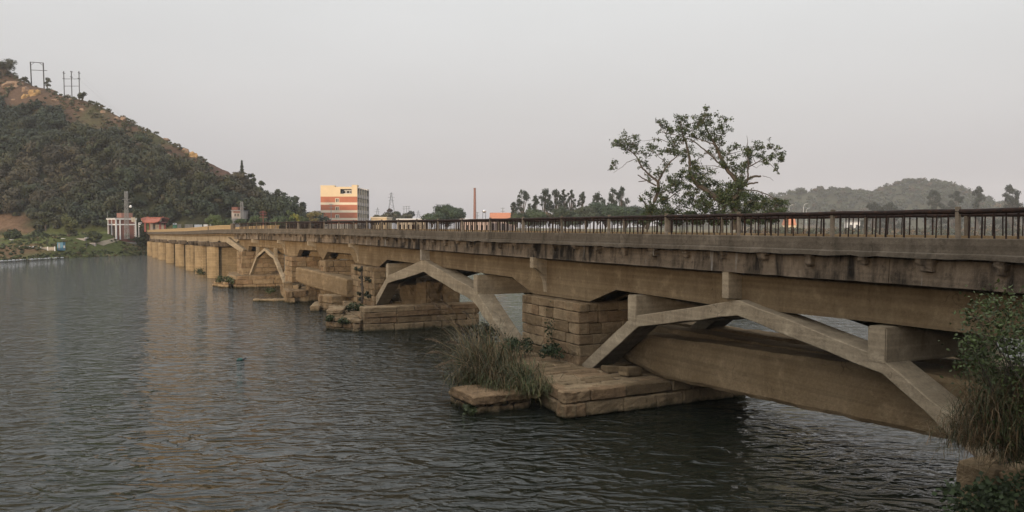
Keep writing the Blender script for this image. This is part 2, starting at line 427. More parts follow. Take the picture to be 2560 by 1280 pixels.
FOREST_EDGE = np.array([(-200, 180), (0, 262), (120, 285), (200, 335), (300, 350), (400, 390), (440, 430), (520, 450), (600, 452), (680, 462), (760, 500), (900, 560)], float)
def forest_mask(P):
    x, y = proj(P); return y > np.interp(x, FOREST_EDGE[:, 0], FOREST_EDGE[:, 1])

def make_ground():
    xs = np.concatenate([[-2600, -1800, -1300, -1000, -800, -650, -550, -480], np.arange(-420, 200, 4.0), np.arange(200, 1200, 25.0), [1300, 1500, 2000, 2800, 3600]])
    ys = np.concatenate([[-160, -60, 0, 40, 80, 110, 130], np.arange(140, 480, 3.0), np.arange(480, 1800, 25.0), [1900, 2200, 2600, 3200]])
    X, Y = np.meshgrid(xs, ys); Z = height(X, Y)
    nx, ny = len(xs), len(ys)
    V = np.stack([X, Y, Z], -1)
    px, py = proj(np.where(Y[..., None] < 20, 1e6, V))
    zr = np.interp(X, RX, RZ); onh = Z > flat_h(X, Y) + 2.0
    grass = np.array((0.085, 0.085, 0.03)); dry = np.array((0.15, 0.095, 0.05)); soil = np.array((0.135, 0.085, 0.052)); dark = np.array((0.04, 0.042, 0.02))
    brown = np.array((0.105, 0.062, 0.047))
    n1 = vnoise(X, Y, 12, 8) + 0.6 * vnoise(X, Y, 5, 9); n2 = vnoise(X, Y, 22, 11) + 0.5 * vnoise(X, Y, 7, 12)
    k = sstep(-0.25, 0.25, n1)[..., None]
    C = grass * (1 - k) + dry * k
    k2 = sstep(-0.05, 0.45, n1)[..., None]; hl = np.array((0.105, 0.066, 0.043)) * (1 - k2) + np.array((0.07, 0.065, 0.032)) * k2
    C = np.where(onh[..., None], hl, C)
    fm = onh & (py > np.interp(px, FOREST_EDGE[:, 0], FOREST_EDGE[:, 1]))
    C = np.where(fm[..., None], dark * (1 + n2[..., None] * 0.5), C)
    # the bare brown rock slope near the right shoulder and the red earth cutting at the far left foot
    slab = onh & (px > 470) & (px < 605) & (py < 322 + (px - 400) * 0.78) & (X < -85)
    C = np.where(slab[..., None], brown * (1 + 0.5 * n1[..., None]), C)
    cut = (px < 75) & (py > 530) & (py < 608) & (Y > 235) & (n2 > -0.2)
    C = np.where(cut[..., None], soil * (1 + 0.6 * n1[..., None]), C)
    # green band of the river bank
    bk = (~onh) & (Y < 300)
    C = np.where((bk & (n2 > -0.15))[..., None], np.array((0.085, 0.095, 0.032)) * (1 + 0.5 * n1[..., None]), C)
    far = (Y > 500) & onh
    C = np.where(far[..., None], np.array((0.06, 0.06, 0.035)) * (1 + n1[..., None] * .4), C)
    me = bpy.data.meshes.new('ground')
    idx = np.arange(nx * ny).reshape(ny, nx)
    faces = np.stack([idx[:-1, :-1], idx[:-1, 1:], idx[1:, 1:], idx[1:, :-1]], -1).reshape(-1, 4)
    me.vertices.add(nx * ny); me.vertices.foreach_set('co', V.astype(np.float32).ravel())
    me.loops.add(faces.size); me.loops.foreach_set('vertex_index', faces.astype(np.int32).ravel())
    me.polygons.add(len(faces)); me.polygons.foreach_set('loop_start', np.arange(0, faces.size, 4, dtype=np.int32))
    me.update(calc_edges=True); me.shade_smooth()
    at = me.attributes.new('tint', 'FLOAT_COLOR', 'POINT')
    c4 = np.ones((nx * ny, 4), np.float32); c4[:, :3] = C.reshape(-1, 3); at.data.foreach_set('color', c4.ravel())
    m, n, b, a = tinted('soil_and_grass', 0.95, 0.05)
    P = pos(n); f = noisef(n, P, 0.9, 6, 0.7)
    col = mix(n, 0.8, a.outputs['Color'], ramp(n, f, [(0.3, G3(0.45)), (0.7, G3(1.5))]), 'MULTIPLY')
    n.links.new(col, b.inputs['Base Color']); bump(n, b, f, 0.8, 0.6)
    o = link('ground', me, m); tag(o, kind='structure')
make_ground()

def make_water():
    m, n, b = new_mat('river_water')
    b.inputs['Base Color'].default_value = (0.012, 0.014, 0.009, 1)
    b.inputs['Roughness'].default_value = 0.04; b.inputs['IOR'].default_value = 1.333
    def crest(v, p):   # rounded troughs, narrow crests
        a = nd(n, "ShaderNodeMath", operation='MULTIPLY_ADD'); a.inputs[1].default_value = 2.0; a.inputs[2].default_value = -1.0; n.links.new(v, a.inputs[0])
        c = nd(n, "ShaderNodeMath", operation='ABSOLUTE'); n.links.new(a.outputs[0], c.inputs[0])
        d_ = nd(n, "ShaderNodeMath", operation='SUBTRACT'); d_.inputs[0].default_value = 1.0; n.links.new(c.outputs[0], d_.inputs[1])
        e = nd(n, "ShaderNodeMath", operation='POWER'); e.inputs[1].default_value = p; n.links.new(d_.outputs[0], e.inputs[0]); return e.outputs[0]
    w1 = noisef(n, pos(n, (0.75, 1.1, 1), (0, 0, math.radians(-12))), 0.42, 2, 0.45, 0.6)
    w2 = crest(noisef(n, pos(n, (0.62, 1.2, 1), (0, 0, math.radians(10))), 0.85, 2, 0.45, 0.7), 2.0)
    w3 = noisef(n, pos(n, (0.75, 1.2, 1), (0, 0, math.radians(-14))), 2.6, 3, 0.5, 0.6)
    gust = ramp(n, noisef(n, pos(n, (1, 1.6, 1), (0, 0, .4)), 0.035, 3, 0.6), [(0.36, G3(0.4)), (0.62, G3(1.2))])
    m2 = nd(n, "ShaderNodeMath", operation='MULTIPLY'); n.links.new(w3, m2.inputs[0]); n.links.new(gust, m2.inputs[1])
    h = bump(n, None, w1, 1.0, 0.26)
    h = bump(n, None, w2, 1.0, 0.16, h)
    bump(n, b, m2.outputs[0], 1.0, 0.13, h)
    mb = MB(); xs = [-2600, -400, 400, 3600]; ys = [-400, 400, 1600, 3200]
    mb.add([(x, y, 0) for y in ys for x in xs], [(r * 4 + c, r * 4 + c + 1, r * 4 + c + 5, r * 4 + c + 4) for r in range(3) for c in range(3)])
    tag(mb.build('water', m), kind='structure')
make_water()

def near_bank():
    """the bank under and behind the photographer, with an unseen ridge added to shade the near spans"""
    xs = np.arange(-260, 301, 8.0); ys = np.concatenate([np.arange(-240, -8, 8.0), [-4, 0, 3, 6, 9, 12, 15]])
    X, Y = np.meshgrid(xs, ys)
    Z = np.interp(Y, [-240, -30, 0, 3, 15], [7, 7, 6.9, 6.7, -1.2])
    w = X * 0.892 - Y * 0.451; along = -(X * 0.451 + Y * 0.892)
    ridge = 23 * (1 - sstep(28, 120, -w)) * (1 - sstep(70, 130, w)) * np.exp(-((along - 125) / 38) ** 2)  # added ridge out of view, shaped to block low sun from the near spans
    ridge = np.maximum(ridge, 29 * sstep(-12, 45, w) * (1 - sstep(240, 300, w)) * np.exp(-((along - 92) / 40) ** 2))  # taller added part, cuts the low sky light from behind the camera
    Z = Z + ridge * (1 + vnoise(X, Y, 20, 2) * 0.3)
    nx, ny = len(xs), len(ys); idx = np.arange(nx * ny).reshape(ny, nx)
    mb = MB(); mb.add(np.stack([X, Y, Z], -1).reshape(-1, 3).tolist(), np.stack([idx[:-1, :-1], idx[:-1, 1:], idx[1:, 1:], idx[1:, :-1]], -1).reshape(-1, 4).tolist())
    tag(mb.build('near_bank_and_shade_ridge', flat('bank_grass', (0.07, 0.075, 0.03), 0.95, 0.4, 0.5), smooth=True), kind='structure')
near_bank()

# ------------------------------------------------------------------ the bridge
TH = math.radians(27.0066)
U = Vector((-math.sin(TH), math.cos(TH), 0)); NN = Vector((math.cos(TH), math.sin(TH), 0))
DS = [(0, 22), (80, 22), (126.6, 17.4), (146, 16.5), (270, 12.6), (300, 12.0)]
def D(s): return float(np.interp(s, [a for a, b in DS], [b for a, b in DS]))
def B(s, t, z=0.0):
    """bridge coordinates: s along the bridge, t inwards from the edge nearest the camera"""
    p = U * s + NN * (D(s) + t); return Vector((p.x, p.y, z))
def Bn(s, n, z=0.0):
    p = U * s + NN * n; return Vector((p.x, p.y, z))
def dz(s): return float(np.interp(s, [0, 51, 78, 97, 114, 126, 140, 181, 282, 300], [0, 0.03, .13, .15, .13, .03, -.03, -.5, -1.22, -1.3]))
def sweep(mb, ss, prof):
    """prof(s) -> closed list of (t, z)"""
    mb.loft([[B(s, t, z) for t, z in prof(s)] for s in ss]); return mb
def stations(a, b, step=3.0):
    k = sorted(set([a, b] + [x for x, _ in DS if a < x < b] + list(np.arange(a, b, step)))); return k

BR = thing('concrete_bridge', 'long weathered concrete road bridge on old stone piers crossing the river', 'bridge', B(40, 3.5, 0))
END = 288.0; SPLIT = 128.0

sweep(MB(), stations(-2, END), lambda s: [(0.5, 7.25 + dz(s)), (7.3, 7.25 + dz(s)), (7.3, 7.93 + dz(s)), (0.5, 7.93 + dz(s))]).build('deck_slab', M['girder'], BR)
sweep(MB(), stations(-2, END), lambda s: [(0.36, 7.934 + dz(s)), (7.24, 7.934 + dz(s)), (7.24, 7.96 + dz(s)), (0.36, 7.96 + dz(s))]).build('road_surface', M['asphalt'], BR)

def ragged(s, k, amp): return amp * mnoise.noise(Vector((s * 1.7, k * 7.7, 0.3))) + amp * 0.6 * mnoise.noise(Vector((s * 5.1, k * 3.1, 2.0)))
def kerb_prof(s, side):
    z = dz(s); r = ragged(s, side, 0.035)
    if side == 0:
        return [(0.055, 7.82 + z), (-0.01 + r * .8, 7.79 + z + r * .8), (-0.02 + r * 1.2, 7.64 + z + r * 1.3), (0.39, 7.665 + z), (0.356, 8.25 + z), (0.33, 8.27 + z), (0.06, 8.27 + z), (0.045, 8.25 + z)]
    return [(7.25, 7.65 + z), (7.6, 7.65 + z), (7.6, 8.27 + z), (7.25, 8.27 + z)]
kb = MB(); sweep(kb, stations(-2, SPLIT, 0.5), lambda s: kerb_prof(s, 0)); kb.build('parapet_kerb', M['parapet'], BR)
kb = MB(); sweep(kb, stations(SPLIT + .02, END, 3), lambda s: kerb_prof(s, 0)); kb.build('parapet_kerb', M['parapet'], BR)
kb = MB(); sweep(kb, stations(-2, END, 4), lambda s: kerb_prof(s, 1)); kb.build('parapet_kerb', M['girder'], BR)

def fascia_prof(s):
    z = dz(s); r = ragged(s, 4, 0.03)
    return [(0.34 + r * .3, 6.79 + z + r * .8), (0.66, 6.82 + z), (0.66, 7.66 + z), (0.38, 7.66 + z)]
fb = MB()
cuts = [-2, 17.3, 43.4, 52.4, 75.4, 98.6, 118.8, SPLIT]
for a, b in zip(cuts[:-1], cuts[1:]): sweep(fb, stations(a + .015, b - .015, 0.6), fascia_prof)
fb.build('fascia_beam', M['fascia'], BR)
fb = MB(); sweep(fb, stations(-2, SPLIT, 4), lambda s: [(7.0, 6.8 + dz(s)), (7.38, 6.8 + dz(s)), (7.38, 7.6 + dz(s)), (7.0, 7.6 + dz(s))]); fb.build('fascia_beam', M['fascia'], BR)

def corbel(s, seed):
    r = random.Random(seed); mb = MB(); z = dz(s); w = r.uniform(.14, .2) * (1.5 if seed % 3 == 0 else 1)
    zb = 7.42 + z - r.uniform(0, .22)
    rings = []
    for q in range(6):
        f = q / 5; z_ = zb + (7.72 + z - zb) * f; ww = w * (0.72 + .35 * f + r.uniform(-.12, .12)); t_ = .05 + (1 - f) ** 1.5 * .12 + r.uniform(-.03, .04)
        rings.append([B(s - ww + r.uniform(-.03, .03), t_ + r.uniform(-.02, .03), z_ + r.uniform(-.03, .03)), B(s + r.uniform(-.05, .05), t_ - r.uniform(0, .05), z_ + r.uniform(-.04, .03)), B(s + ww + r.uniform(-.03, .03), t_ + r.uniform(-.02, .04), z_ + r.uniform(-.03, .03)), B(s + ww, .42, z_), B(s - ww, .42, z_)])
    mb.loft(rings); return mb
k = 0
for i in range(58):
    s = 2.3 + 2.265 * i
    if s > SPLIT - .5: break
    corbel(s, i).build('corbel', M['fascia'], BR, bevel=0.02)

GB = [(-2, 4.6), (11, 4.6), (13.5, 5.42), (18.4, 5.40), (26.6, 5.30), (33.7, 5.42), (36.2, 4.62), (42.5, 4.58), (45.3, 5.42), (54.6, 5.5), (63.6, 5.58), (70.5, 5.63), (73, 4.86), (80.85, 4.92),
      (82.05, 5.82), (89.03, 5.84), (90.36, 4.93), (90.6, 4.93), (92.36, 5.89), (98.85, 5.85), (99.85, 5.0), (104.7, 4.97), (105.9, 5.8), (122.2, 5.84), (122.9, 5.05), (SPLIT, 5.05)]
def girder(t0, t1, deep=None):
    GB_ = [(a, b if (deep is None or a < 82) else min(b, deep)) for a, b in GB]
    mb = MB(); ss = sorted(set([a for a, _ in GB] + [x for x, _ in DS if x < SPLIT] + list(np.arange(0, SPLIT, 4.0))))
    gz = lambda s: np.interp(s, [a for a, _ in GB_], [b for _, b in GB_])
    sweep(mb, ss, lambda s: [(t0, gz(s)), (t1, gz(s)), (t1, 7.27 + dz(s)), (t0, 7.27 + dz(s))])
    return mb
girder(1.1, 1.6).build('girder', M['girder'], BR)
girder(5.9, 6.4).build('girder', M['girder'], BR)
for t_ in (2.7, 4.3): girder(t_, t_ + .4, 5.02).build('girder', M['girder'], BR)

def bracket(s, zend, zbot, t0=0.17, t1=1.12, w=0.19):
    mb = MB(); z0 = 6.82 + dz(s); rings = []
    for k in range(9):
        a = k / 8; t = t0 + (t1 - t0) * a; zb = zend + (zbot - zend) * (1 - math.sqrt(max(0, 1 - a * a)))
        rings.append([B(s - w, t, zb), B(s + w, t, zb), B(s + w, t, z0), B(s - w, t, z0)])
    mb.loft(rings); return mb
for s, ze, zb in ((41.0, 6.24, 4.66), (80.0, 6.6, 5.0), (92.9, 6.5, 5.9), (104.8, 6.6, 5.1), (117.0, 6.45, 5.9)):
    bracket(s, ze, zb).build('bracket', M['arch'], BR)
for s, zb in ((24.9, 5.72), (59.9, 5.98)):
    mb = MB(); z0 = 6.82 + dz(s)
    bw = .19 if s < 30 else .14
    mb.hexa([B(s - bw, .38, zb), B(s + bw, .38, zb), B(s + bw, 1.12, zb - .05), B(s - bw, 1.12, zb - .05), B(s - bw, .38, z0), B(s + bw, .38, z0), B(s + bw, 1.12, z0), B(s - bw, 1.12, z0)])
    mb.build('bracket', M['pale'] if s > 30 else M['arch'], BR, bevel=.02)

ARCH = [
    ([(36.3, 1.2), (31.6, 4.32), (24.4, 5.66), (17.9, 4.38), (12.2, 1.2)], [(35.3, 1.1), (31.1, 3.86), (24.45, 5.03), (17.7, 3.79), (13.2, 1.1)]),
    ([(74.35, .95), (69.0, 4.24), (59.9, 6.02), (49.8, 4.24), (44.0, .9)], [(73.0, .9), (69.0, 3.55), (59.9, 5.03), (50.2, 3.46), (45.3, .9)]),
    ([(121.2, 1.5), (117.0, 4.62), (112.8, 5.78), (108.4, 4.75), (103.9, 1.5)], [(120.55, 1.5), (116.75, 4.27), (112.8, 5.36), (108.65, 4.42), (104.45, 1.5)])]
def rib(top, bot, t0, t1):
    """the faceted arch rib, each leg cut into short lengths so that the edges can be a little uneven"""
    mb = MB(); rings = []
    for i in range(len(top) - 1):
        for k in range(6 if i < len(top) - 2 else 7):
            a = k / 6
            s1, z1 = [top[i][q] + (top[i + 1][q] - top[i][q]) * a for q in (0, 1)]
            s2, z2 = [bot[i][q] + (bot[i + 1][q] - bot[i][q]) * a for q in (0, 1)]
            r = ragged(s1, 9 + t0, .055); r2 = ragged(s2, 19 + t0, .055)
            rings.append([B(s2, t0 + r2 * .5, z2 + r2), B(s2, t1, z2), B(s1, t1, z1), B(s1, t0 + r * .5, z1 + r)])
    return mb.loft(rings)
for ai, (tp, bt) in enumerate(ARCH):
    for t0, t1 in (((0.6, 1.8), (5.3, 6.5)) if ai < 2 else ((0.7, 1.15), (5.6, 6.05))):
        rb = rib(tp, bt, t0, t1).build('arch_rib', M['arch'], BR, bevel=.03)
    for kn in (1, 3):
        s, z = tp[kn]; w = .36 if ai < 2 else .28; topz = 5.33 if ai < 2 else 5.85
        zb = z - .25
        te = 6.5 if ai < 2 else 1.2; ts = .58 if ai < 2 else .75; w = w if ai < 2 else .16
        mb = MB(); mb.hexa([B(s - w, ts, zb), B(s + w, ts, zb), B(s + w, te, zb), B(s - w, te, zb), B(s - w, ts, topz), B(s + w, ts, topz), B(s + w, te, topz), B(s - w, te, topz)])
        mb.build('crosswall', M['arch'], BR, bevel=.04, segs=2)
# the stub of a broken arch leg beyond pier four
mb = MB(); mb.loft([[B(135.5, .5, 6.1), B(135.5, 1.7, 6.1), B(134.5, 1.7, 7.0), B(134.5, .5, 7.0)], [B(123.9, .5, 4.75), B(123.9, 1.7, 4.75), B(123.2, 1.7, 5.35), B(123.2, .5, 5.35)]])
mb.build('broken_strut', M['arch'], BR, bevel=.04)

# ---- masonry
def masonry(poly, z0, z1, course=0.55, length=(0.8, 1.7), jit=0.05, depth=0.55, seed=1, top=True, gap=0.014):
    """stone courses round a plan polygon [(s, n)] in straight bridge axes; every block is a slightly irregular box on a dark core"""
    r = random.Random(seed); mb = MB()
    cx = sum(p[0] for p in poly) / len(poly); cy = sum(p[1] for p in poly) / len(poly)
    core = MB()
    sh = lambda p: (cx + (p[0] - cx) * .94, cy + (p[1] - cy) * .96)
    core.loft([[Bn(*sh(p), z0) for p in poly], [Bn(*sh(p), z1 - .07) for p in poly]])
    nz = max(1, round((z1 - z0) / course)); hs = [r.uniform(.8, 1.2) for _ in range(nz)]; tot = sum(hs)
    z = z0
    for k in range(nz):
        h = hs[k] / tot * (z1 - z0)
        for i in range(len(poly)):
            a = np.array(poly[i], float); b = np.array(poly[(i + 1) % len(poly)], float)
            L = np.linalg.norm(b - a); d = (b - a) / L; inn = np.array([-d[1], d[0]])
            if np.dot(np.array([cx, cy]) - a, inn) < 0: inn = -inn
            q = 0.0 if k % 2 == 0 else -r.uniform(.2, .5)
            while q < L - .05:
                l = r.uniform(*length); q1 = min(q + l, L)
                if L - q1 < .3: q1 = L
                qa = max(q, 0)
                o = r.uniform(-jit, jit * .6); dp = depth * r.uniform(.8, 1.2)
                P = []
                for zz in (z + gap, z + h - gap):
                    for (qq, ins) in ((qa + gap, 0), (q1 - gap, 0), (q1 - gap, 1), (qa + gap, 1)):
                        e = a + d * (qq + r.uniform(-.035, .035)) + inn * ((o + r.uniform(-jit, jit) * .35) if not ins else dp)
                        P.append(Bn(e[0], e[1], zz + r.uniform(-.03, .03)))
                mb.hexa(P); q = q1
        z += h
    if top:   # paving of slabs over the top
        xs = sorted(p[0] for p in poly); s0, s1 = xs[0], xs[-1]
        def span(s):
            c = []
            for i in range(len(poly)):
                (a, b), (c2, d2) = poly[i], poly[(i + 1) % len(poly)]
                if (a - s) * (c2 - s) <= 0 and a != c2: c.append(b + (d2 - b) * (s - a) / (c2 - a))
            return (min(c), max(c)) if c else None
        s = s0 + .35
        while s < s1 - .3:
            w = r.uniform(.5, .95); e = min(s + w, s1 - .3)
            A, C = span(s + .01), span(e - .01)
            if A and C:
                n0 = max(A[0], C[0]) + .3; n1 = min(A[1], C[1]) - .3
                q = n0
                while q < n1 - .2:
                    q1 = min(q + r.uniform(1.2, 2.6), n1); zt = z1 + r.uniform(-.05, .03)
                    mb.hexa([Bn(s + gap, q + gap, z1 - .3), Bn(e - gap, q + gap, z1 - .3), Bn(e - gap, q1 - gap, z1 - .3), Bn(s + gap, q1 - gap, z1 - .3),
                             Bn(s + gap, q + gap, zt), Bn(e - gap, q + gap, zt + r.uniform(-.02, .02)), Bn(e - gap, q1 - gap, zt), Bn(s + gap, q1 - gap, zt + r.uniform(-.02, .02))])
                    q = q1
            s = e
    return mb, core

def pier(name, seed, block, bz, foot=None, fz=1.2, course=.55, label=None, fcourse=.55, bmat='stone'):
    root_s = block[0][0]
    mb, core = masonry(block, bz[0], bz[1], course, (.6, 1.7), .045, .5, seed, top=True)
    p = core.build('stone_pier', M['core'], BR)
    if label: p['label'] = label
    o = mb.build('masonry', M[bmat], p, bevel=.035)
    if name in 'ABO': roughen(o, 2, .07, .3)
    if foot:
        mb, core = masonry(foot, -.6, fz, fcourse, (.9, 3.0), .085, .7, seed + 50)
        core.build('footing_core', M['core'], p); o = mb.build('footing', M[bmat], p, bevel=.06)
        roughen(o, 2, .13, .3)
    return p
d = D
pier('A', 3, [(36.1, 22.4), (42.6, 22.4), (42.6, 29.0), (36.1, 29.0)], (1.2, 4.55), [(30.5, 18.15), (30.62, 29.1), (46.5, 29.1), (45.5, 20.6), (38.3, 19.66)], 1.25, .56, 'near stone pier with reeds at its foot and a stepped stone footing', .6)
pier('B', 5, [(72.4, 22.4), (80.2, 22.4), (80.2, 28.6), (72.4, 28.6)], (1.1, 4.8), [(63.8, 18.9), (63.2, 29.0), (80.3, 28.6), (80.2, 21.6), (72, 19.6)], 1.12, .55, 'stone pier overgrown with small dark plants behind the crooked arch', .68)
pier('Cp', 8, [(87.4, d(88.7) + .4), (90.0, d(88.7) + .4), (90.0, d(88.7) + 6), (87.4, d(88.7) + 6)], (-.6, 4.9), [(80.75, 20.5), (80.75, 26), (83.3, 26), (83.1, 19.7)], 1.62, .6, 'narrow stone pier behind the fallen beam', .7)
pier('C', 11, [(99.1, d(101) + .4), (103.3, d(101) + .4), (103.3, d(101) + 6.4), (99.1, d(101) + 6.4)], (.6, 4.95), [(92.1, 18.35), (93.2, 22.6), (93.2, 26), (104.5, 26), (103.9, 19.9)], 1.3, .6, 'tall stone pier with rounded rubble at its base')
pier('D', 13, [(122.6, d(125) + .4), (127.6, d(125) + .4), (127.6, d(125) + 6.5), (122.6, d(125) + 6.5)], (1.4, 5.0), [(118.4, 16.5), (117.8, 24), (130, 24), (130, 17), (123, 16.0)], 1.68, .6, 'stone pier at the start of the round-nosed piers', .6)
pier('O', 15, [(5.2, 22.4), (11.8, 22.4), (11.8, 29.0), (5.2, 29.0)], (1.2, 4.55), [(4, 20.5), (4, 29), (13.65, 29.1), (13.65, 20.5)], 2.3, .56, 'nearest stone pier hidden behind the bush', .9)

mb, core = masonry([(63.75, 18.85), (63.15, 29.0), (64.9, 29.0), (65.4, 19.0)], 1.13, 2.0, .45, (1.2, 3.4), .06, .6, 91, top=False)
mb.hexa([Bn(63.95, 19.05, 1.5), Bn(63.4, 28.9, 1.5), Bn(64.75, 28.9, 1.5), Bn(65.2, 19.15, 1.5), Bn(63.95, 19.05, 1.985), Bn(63.4, 28.9, 1.985), Bn(64.75, 28.9, 1.985), Bn(65.2, 19.15, 1.985)])
roughen(mb.build('footing_rim', M['stone'], next(o for o in BR.children if o.get('label', '').startswith('stone pier overgrown')), bevel=.05), 2, .13, .3)
# ---- round-nosed ashlar piers of the far spans
noses = [(144.6, 15.44), (157.3, 14.77), (171.3, 14.34), (190.9, 13.86), (210.1, 13.17), (231.9, 12.64), (247.9, 12.07), (266.0, 11.52)]
for i, (s, n) in enumerate(noses):
    w = 2.1; zt = 5.3 - (s - 144) * .0085
    ring = [(s - w + .4, D(s) + 6.5), (s - w + .4, n + 1.7)] 
    ring += [(s + w * math.cos(a) , n + 1.7 - 1.7 * math.sin(a)) for a in [math.pi * k / 10 for k in range(10, -1, -1)]][::1]
    ring += [(s + w, D(s) + 6.5)]
    p = MB().loft([[Bn(a, b, -.8) for a, b in ring], [Bn(a, b, zt) for a, b in ring]]).build('round_nosed_pier', M['ashlar'], BR)
    MB().hexa([Bn(s - w - .4, n + .9, zt + .003), Bn(s + w + .3, n + .9, zt + .003), Bn(s + w + .3, D(s) + 6.8, zt + .003), Bn(s - w - .4, D(s) + 6.8, zt + .003),
               Bn(s - w - .4, n + .7, zt + .75), Bn(s + w + .3, n + .7, zt + .75), Bn(s + w + .3, D(s) + 6.8, zt + .75), Bn(s - w - .4, D(s) + 6.8, zt + .75)]).build('pier_cap', M['fascia'], p, bevel=.06)
pk = [SPLIT] + [a for a, b in noses] + [END]
for a, b in zip(pk[:-1], pk[1:]):
    for t in (.95, 3.4, 6.0):
        g = MB(); e = .4
        zz = lambda s, z: z + dz(s) + .03 - (s - 144) * .004
        g.loft([[B(s, t, zz(s, zb)), B(s, t + .6, zz(s, zb)), B(s, t + .6, 7.26 + dz(s)), B(s, t, 7.26 + dz(s))] for s, zb in ((a + e, 6.35), (a + 2.2, 6.1), (b - 2.2, 6.1), (b - e, 6.35))])
        g.build('beam', M['arch'] if t < 1 else M['girder'], BR)
mb = MB(); mb.box(*(0,) * 6) if False else None
abut = MB(); abut.hexa([B(END - 1.5, -.6, -.5), B(END + 16, -.6, -.5), B(END + 16, 8, -.5), B(END - 1.5, 8, -.5), B(END - 1.5, -.2, 6.6), B(END + 16, -.2, 6.6), B(END + 16, 7.8, 6.6), B(END - 1.5, 7.8, 6.6)])
abut.build('abutment', M['ashlar'], BR)

# ---- railings
def railing(t, first, label):
    tr = MB(); ss = stations(-2, 126.4, 1.5)
    tr.tube([B(s, t, 9.05 + dz(s) + .012 * math.sin(s * 2.1)) for s in ss], [.075] * len(ss), 8)
    R = tr.build('railing', M['rust'], BR, smooth=True); R['label'] = label
    posts = [10.35 - 2 * 4.53 + 4.53 * i for i in range(28)]
    base = 8.262
    pmb = MB(); c = B(0, 0, 0)
    def up(w1, w2, h, z0=0):
        m = MB(); m.hexa([(U * a + NN * b) + Vector((0, 0, z0)) for a, b in ((-w1, -w2), (w1, -w2), (w1, w2), (-w1, w2))] + [(U * a + NN * b) + Vector((0, 0, h)) for a, b in ((-w1, -w2), (w1, -w2), (w1, w2), (-w1, w2))])
        return m
    pm = up(.06, .06, .93); po = pm.build('post', M['post'] if first else M['parapet'], None, bevel=.012)
    po.parent = R
    rw = wloc(R)
    for i, s in enumerate(posts):
        o = po if i == 0 else po.copy()
        if i: COL.objects.link(o)
        o.parent = R; o.location = B(s, t, base + dz(s)) - rw
        o.rotation_euler = (random.uniform(-.02, .02), random.uniform(-.02, .02), random.uniform(-.05, .05))
    bars = []
    for i, s in enumerate(posts[:-1]):
        for k in range(1, 13):
            if random.random() < .08: continue
            bars.append((s + 4.53 * k / 13 + random.uniform(-.03, .03)))
    bars = [s for s in bars if 3 < s < 126]
    bm = [up(.017, .017, .76).build('baluster', M['rust'], R), up(.022, .022, .76).build('baluster', M['rust'], R)]
    for o in bm: o.location = -rw + rw  # reset below
    bsrc = []
    for m_, w in ((0, .018), (1, .026)):
        me = bm[m_].data
        for v in me.vertices: v.co = v.co + rw
        bsrc.append(me)
    vis = sorted(bars)[:100] if first else [s for s in sorted(bars) if s > 6][:100]
    used = set(vis); first2 = [True, True]
    for s in vis:
        q = 0 if random.random() < .65 else 1
        if first2[q]: o = bm[q]; first2[q] = False
        else: o = bm[q].copy(); COL.objects.link(o)
        o.parent = R; o.location = B(s, t, base - .01 + dz(s)) - rw
        o.rotation_euler = (random.gauss(0, .02), random.gauss(0, .02), random.uniform(-.4, .4))
    rest = MB()
    for s in bars:
        if s in used: continue
        w = .017 if random.random() < .6 else .025
        p = B(s, t, base - .01 + dz(s)); q = [(U * a + NN * b) for a, b in ((-w, -w), (w, -w), (w, w), (-w, w))]
        rest.hexa([p + e for e in q] + [p + e + Vector((0, 0, .77)) for e in q])
    tag(rest.build('balusters_beyond', M['rust'], R), kind='stuff')
railing(.18, True, 'rusty iron bar railing along the near edge of the deck')
railing(7.42, False, 'rusty iron bar railing along the far edge of the deck')

def far_rail(t):
    mb = MB(); sweep(mb, stations(129.5, END, 4), lambda s: [(t - .08, 8.80 + dz(s)), (t + .08, 8.80 + dz(s)), (t + .08, 8.93 + dz(s)), (t - .08, 8.93 + dz(s))])
    M.setdefault('beige', flat('beige_rail_concrete', (0.42, 0.30, 0.16), .9, .2))
    R = mb.build('balustrade', M['beige'], BR)
    R['label'] = 'beige concrete balustrade of the far spans' if t < 3 else 'beige concrete balustrade beyond the road'
    b = MB()
    for s in np.arange(130, END, .55):
        w = .13 if int(s * 2) % 9 else .22
        b.hexa([B(s - w, t - .06, 8.26 + dz(s)), B(s + w, t - .06, 8.26 + dz(s)), B(s + w, t + .06, 8.26 + dz(s)), B(s - w, t + .06, 8.26 + dz(s)),
                B(s - w, t - .06, 8.81 + dz(s)), B(s + w, t - .06, 8.81 + dz(s)), B(s + w, t + .06, 8.81 + dz(s)), B(s - w, t + .06, 8.81 + dz(s))])
    tag(b.build('balusters', M['beige'], R), kind='stuff')
far_rail(.18); far_rail(7.42)
# dark post group where the two railings meet
for s in (127.2, 128.9, 150.6):
    MB().hexa([B(s - .22, .02, 8.26 + dz(s)), B(s + .22, .02, 8.26 + dz(s)), B(s + .22, .34, 8.26 + dz(s)), B(s - .22, .34, 8.26 + dz(s)), B(s - .22, .02, 9.15 + dz(s)), B(s + .22, .02, 9.15 + dz(s)), B(s + .22, .34, 9.15 + dz(s)), B(s - .22, .34, 9.15 + dz(s))]).build('end_post', M['fascia'], BR, bevel=.02)

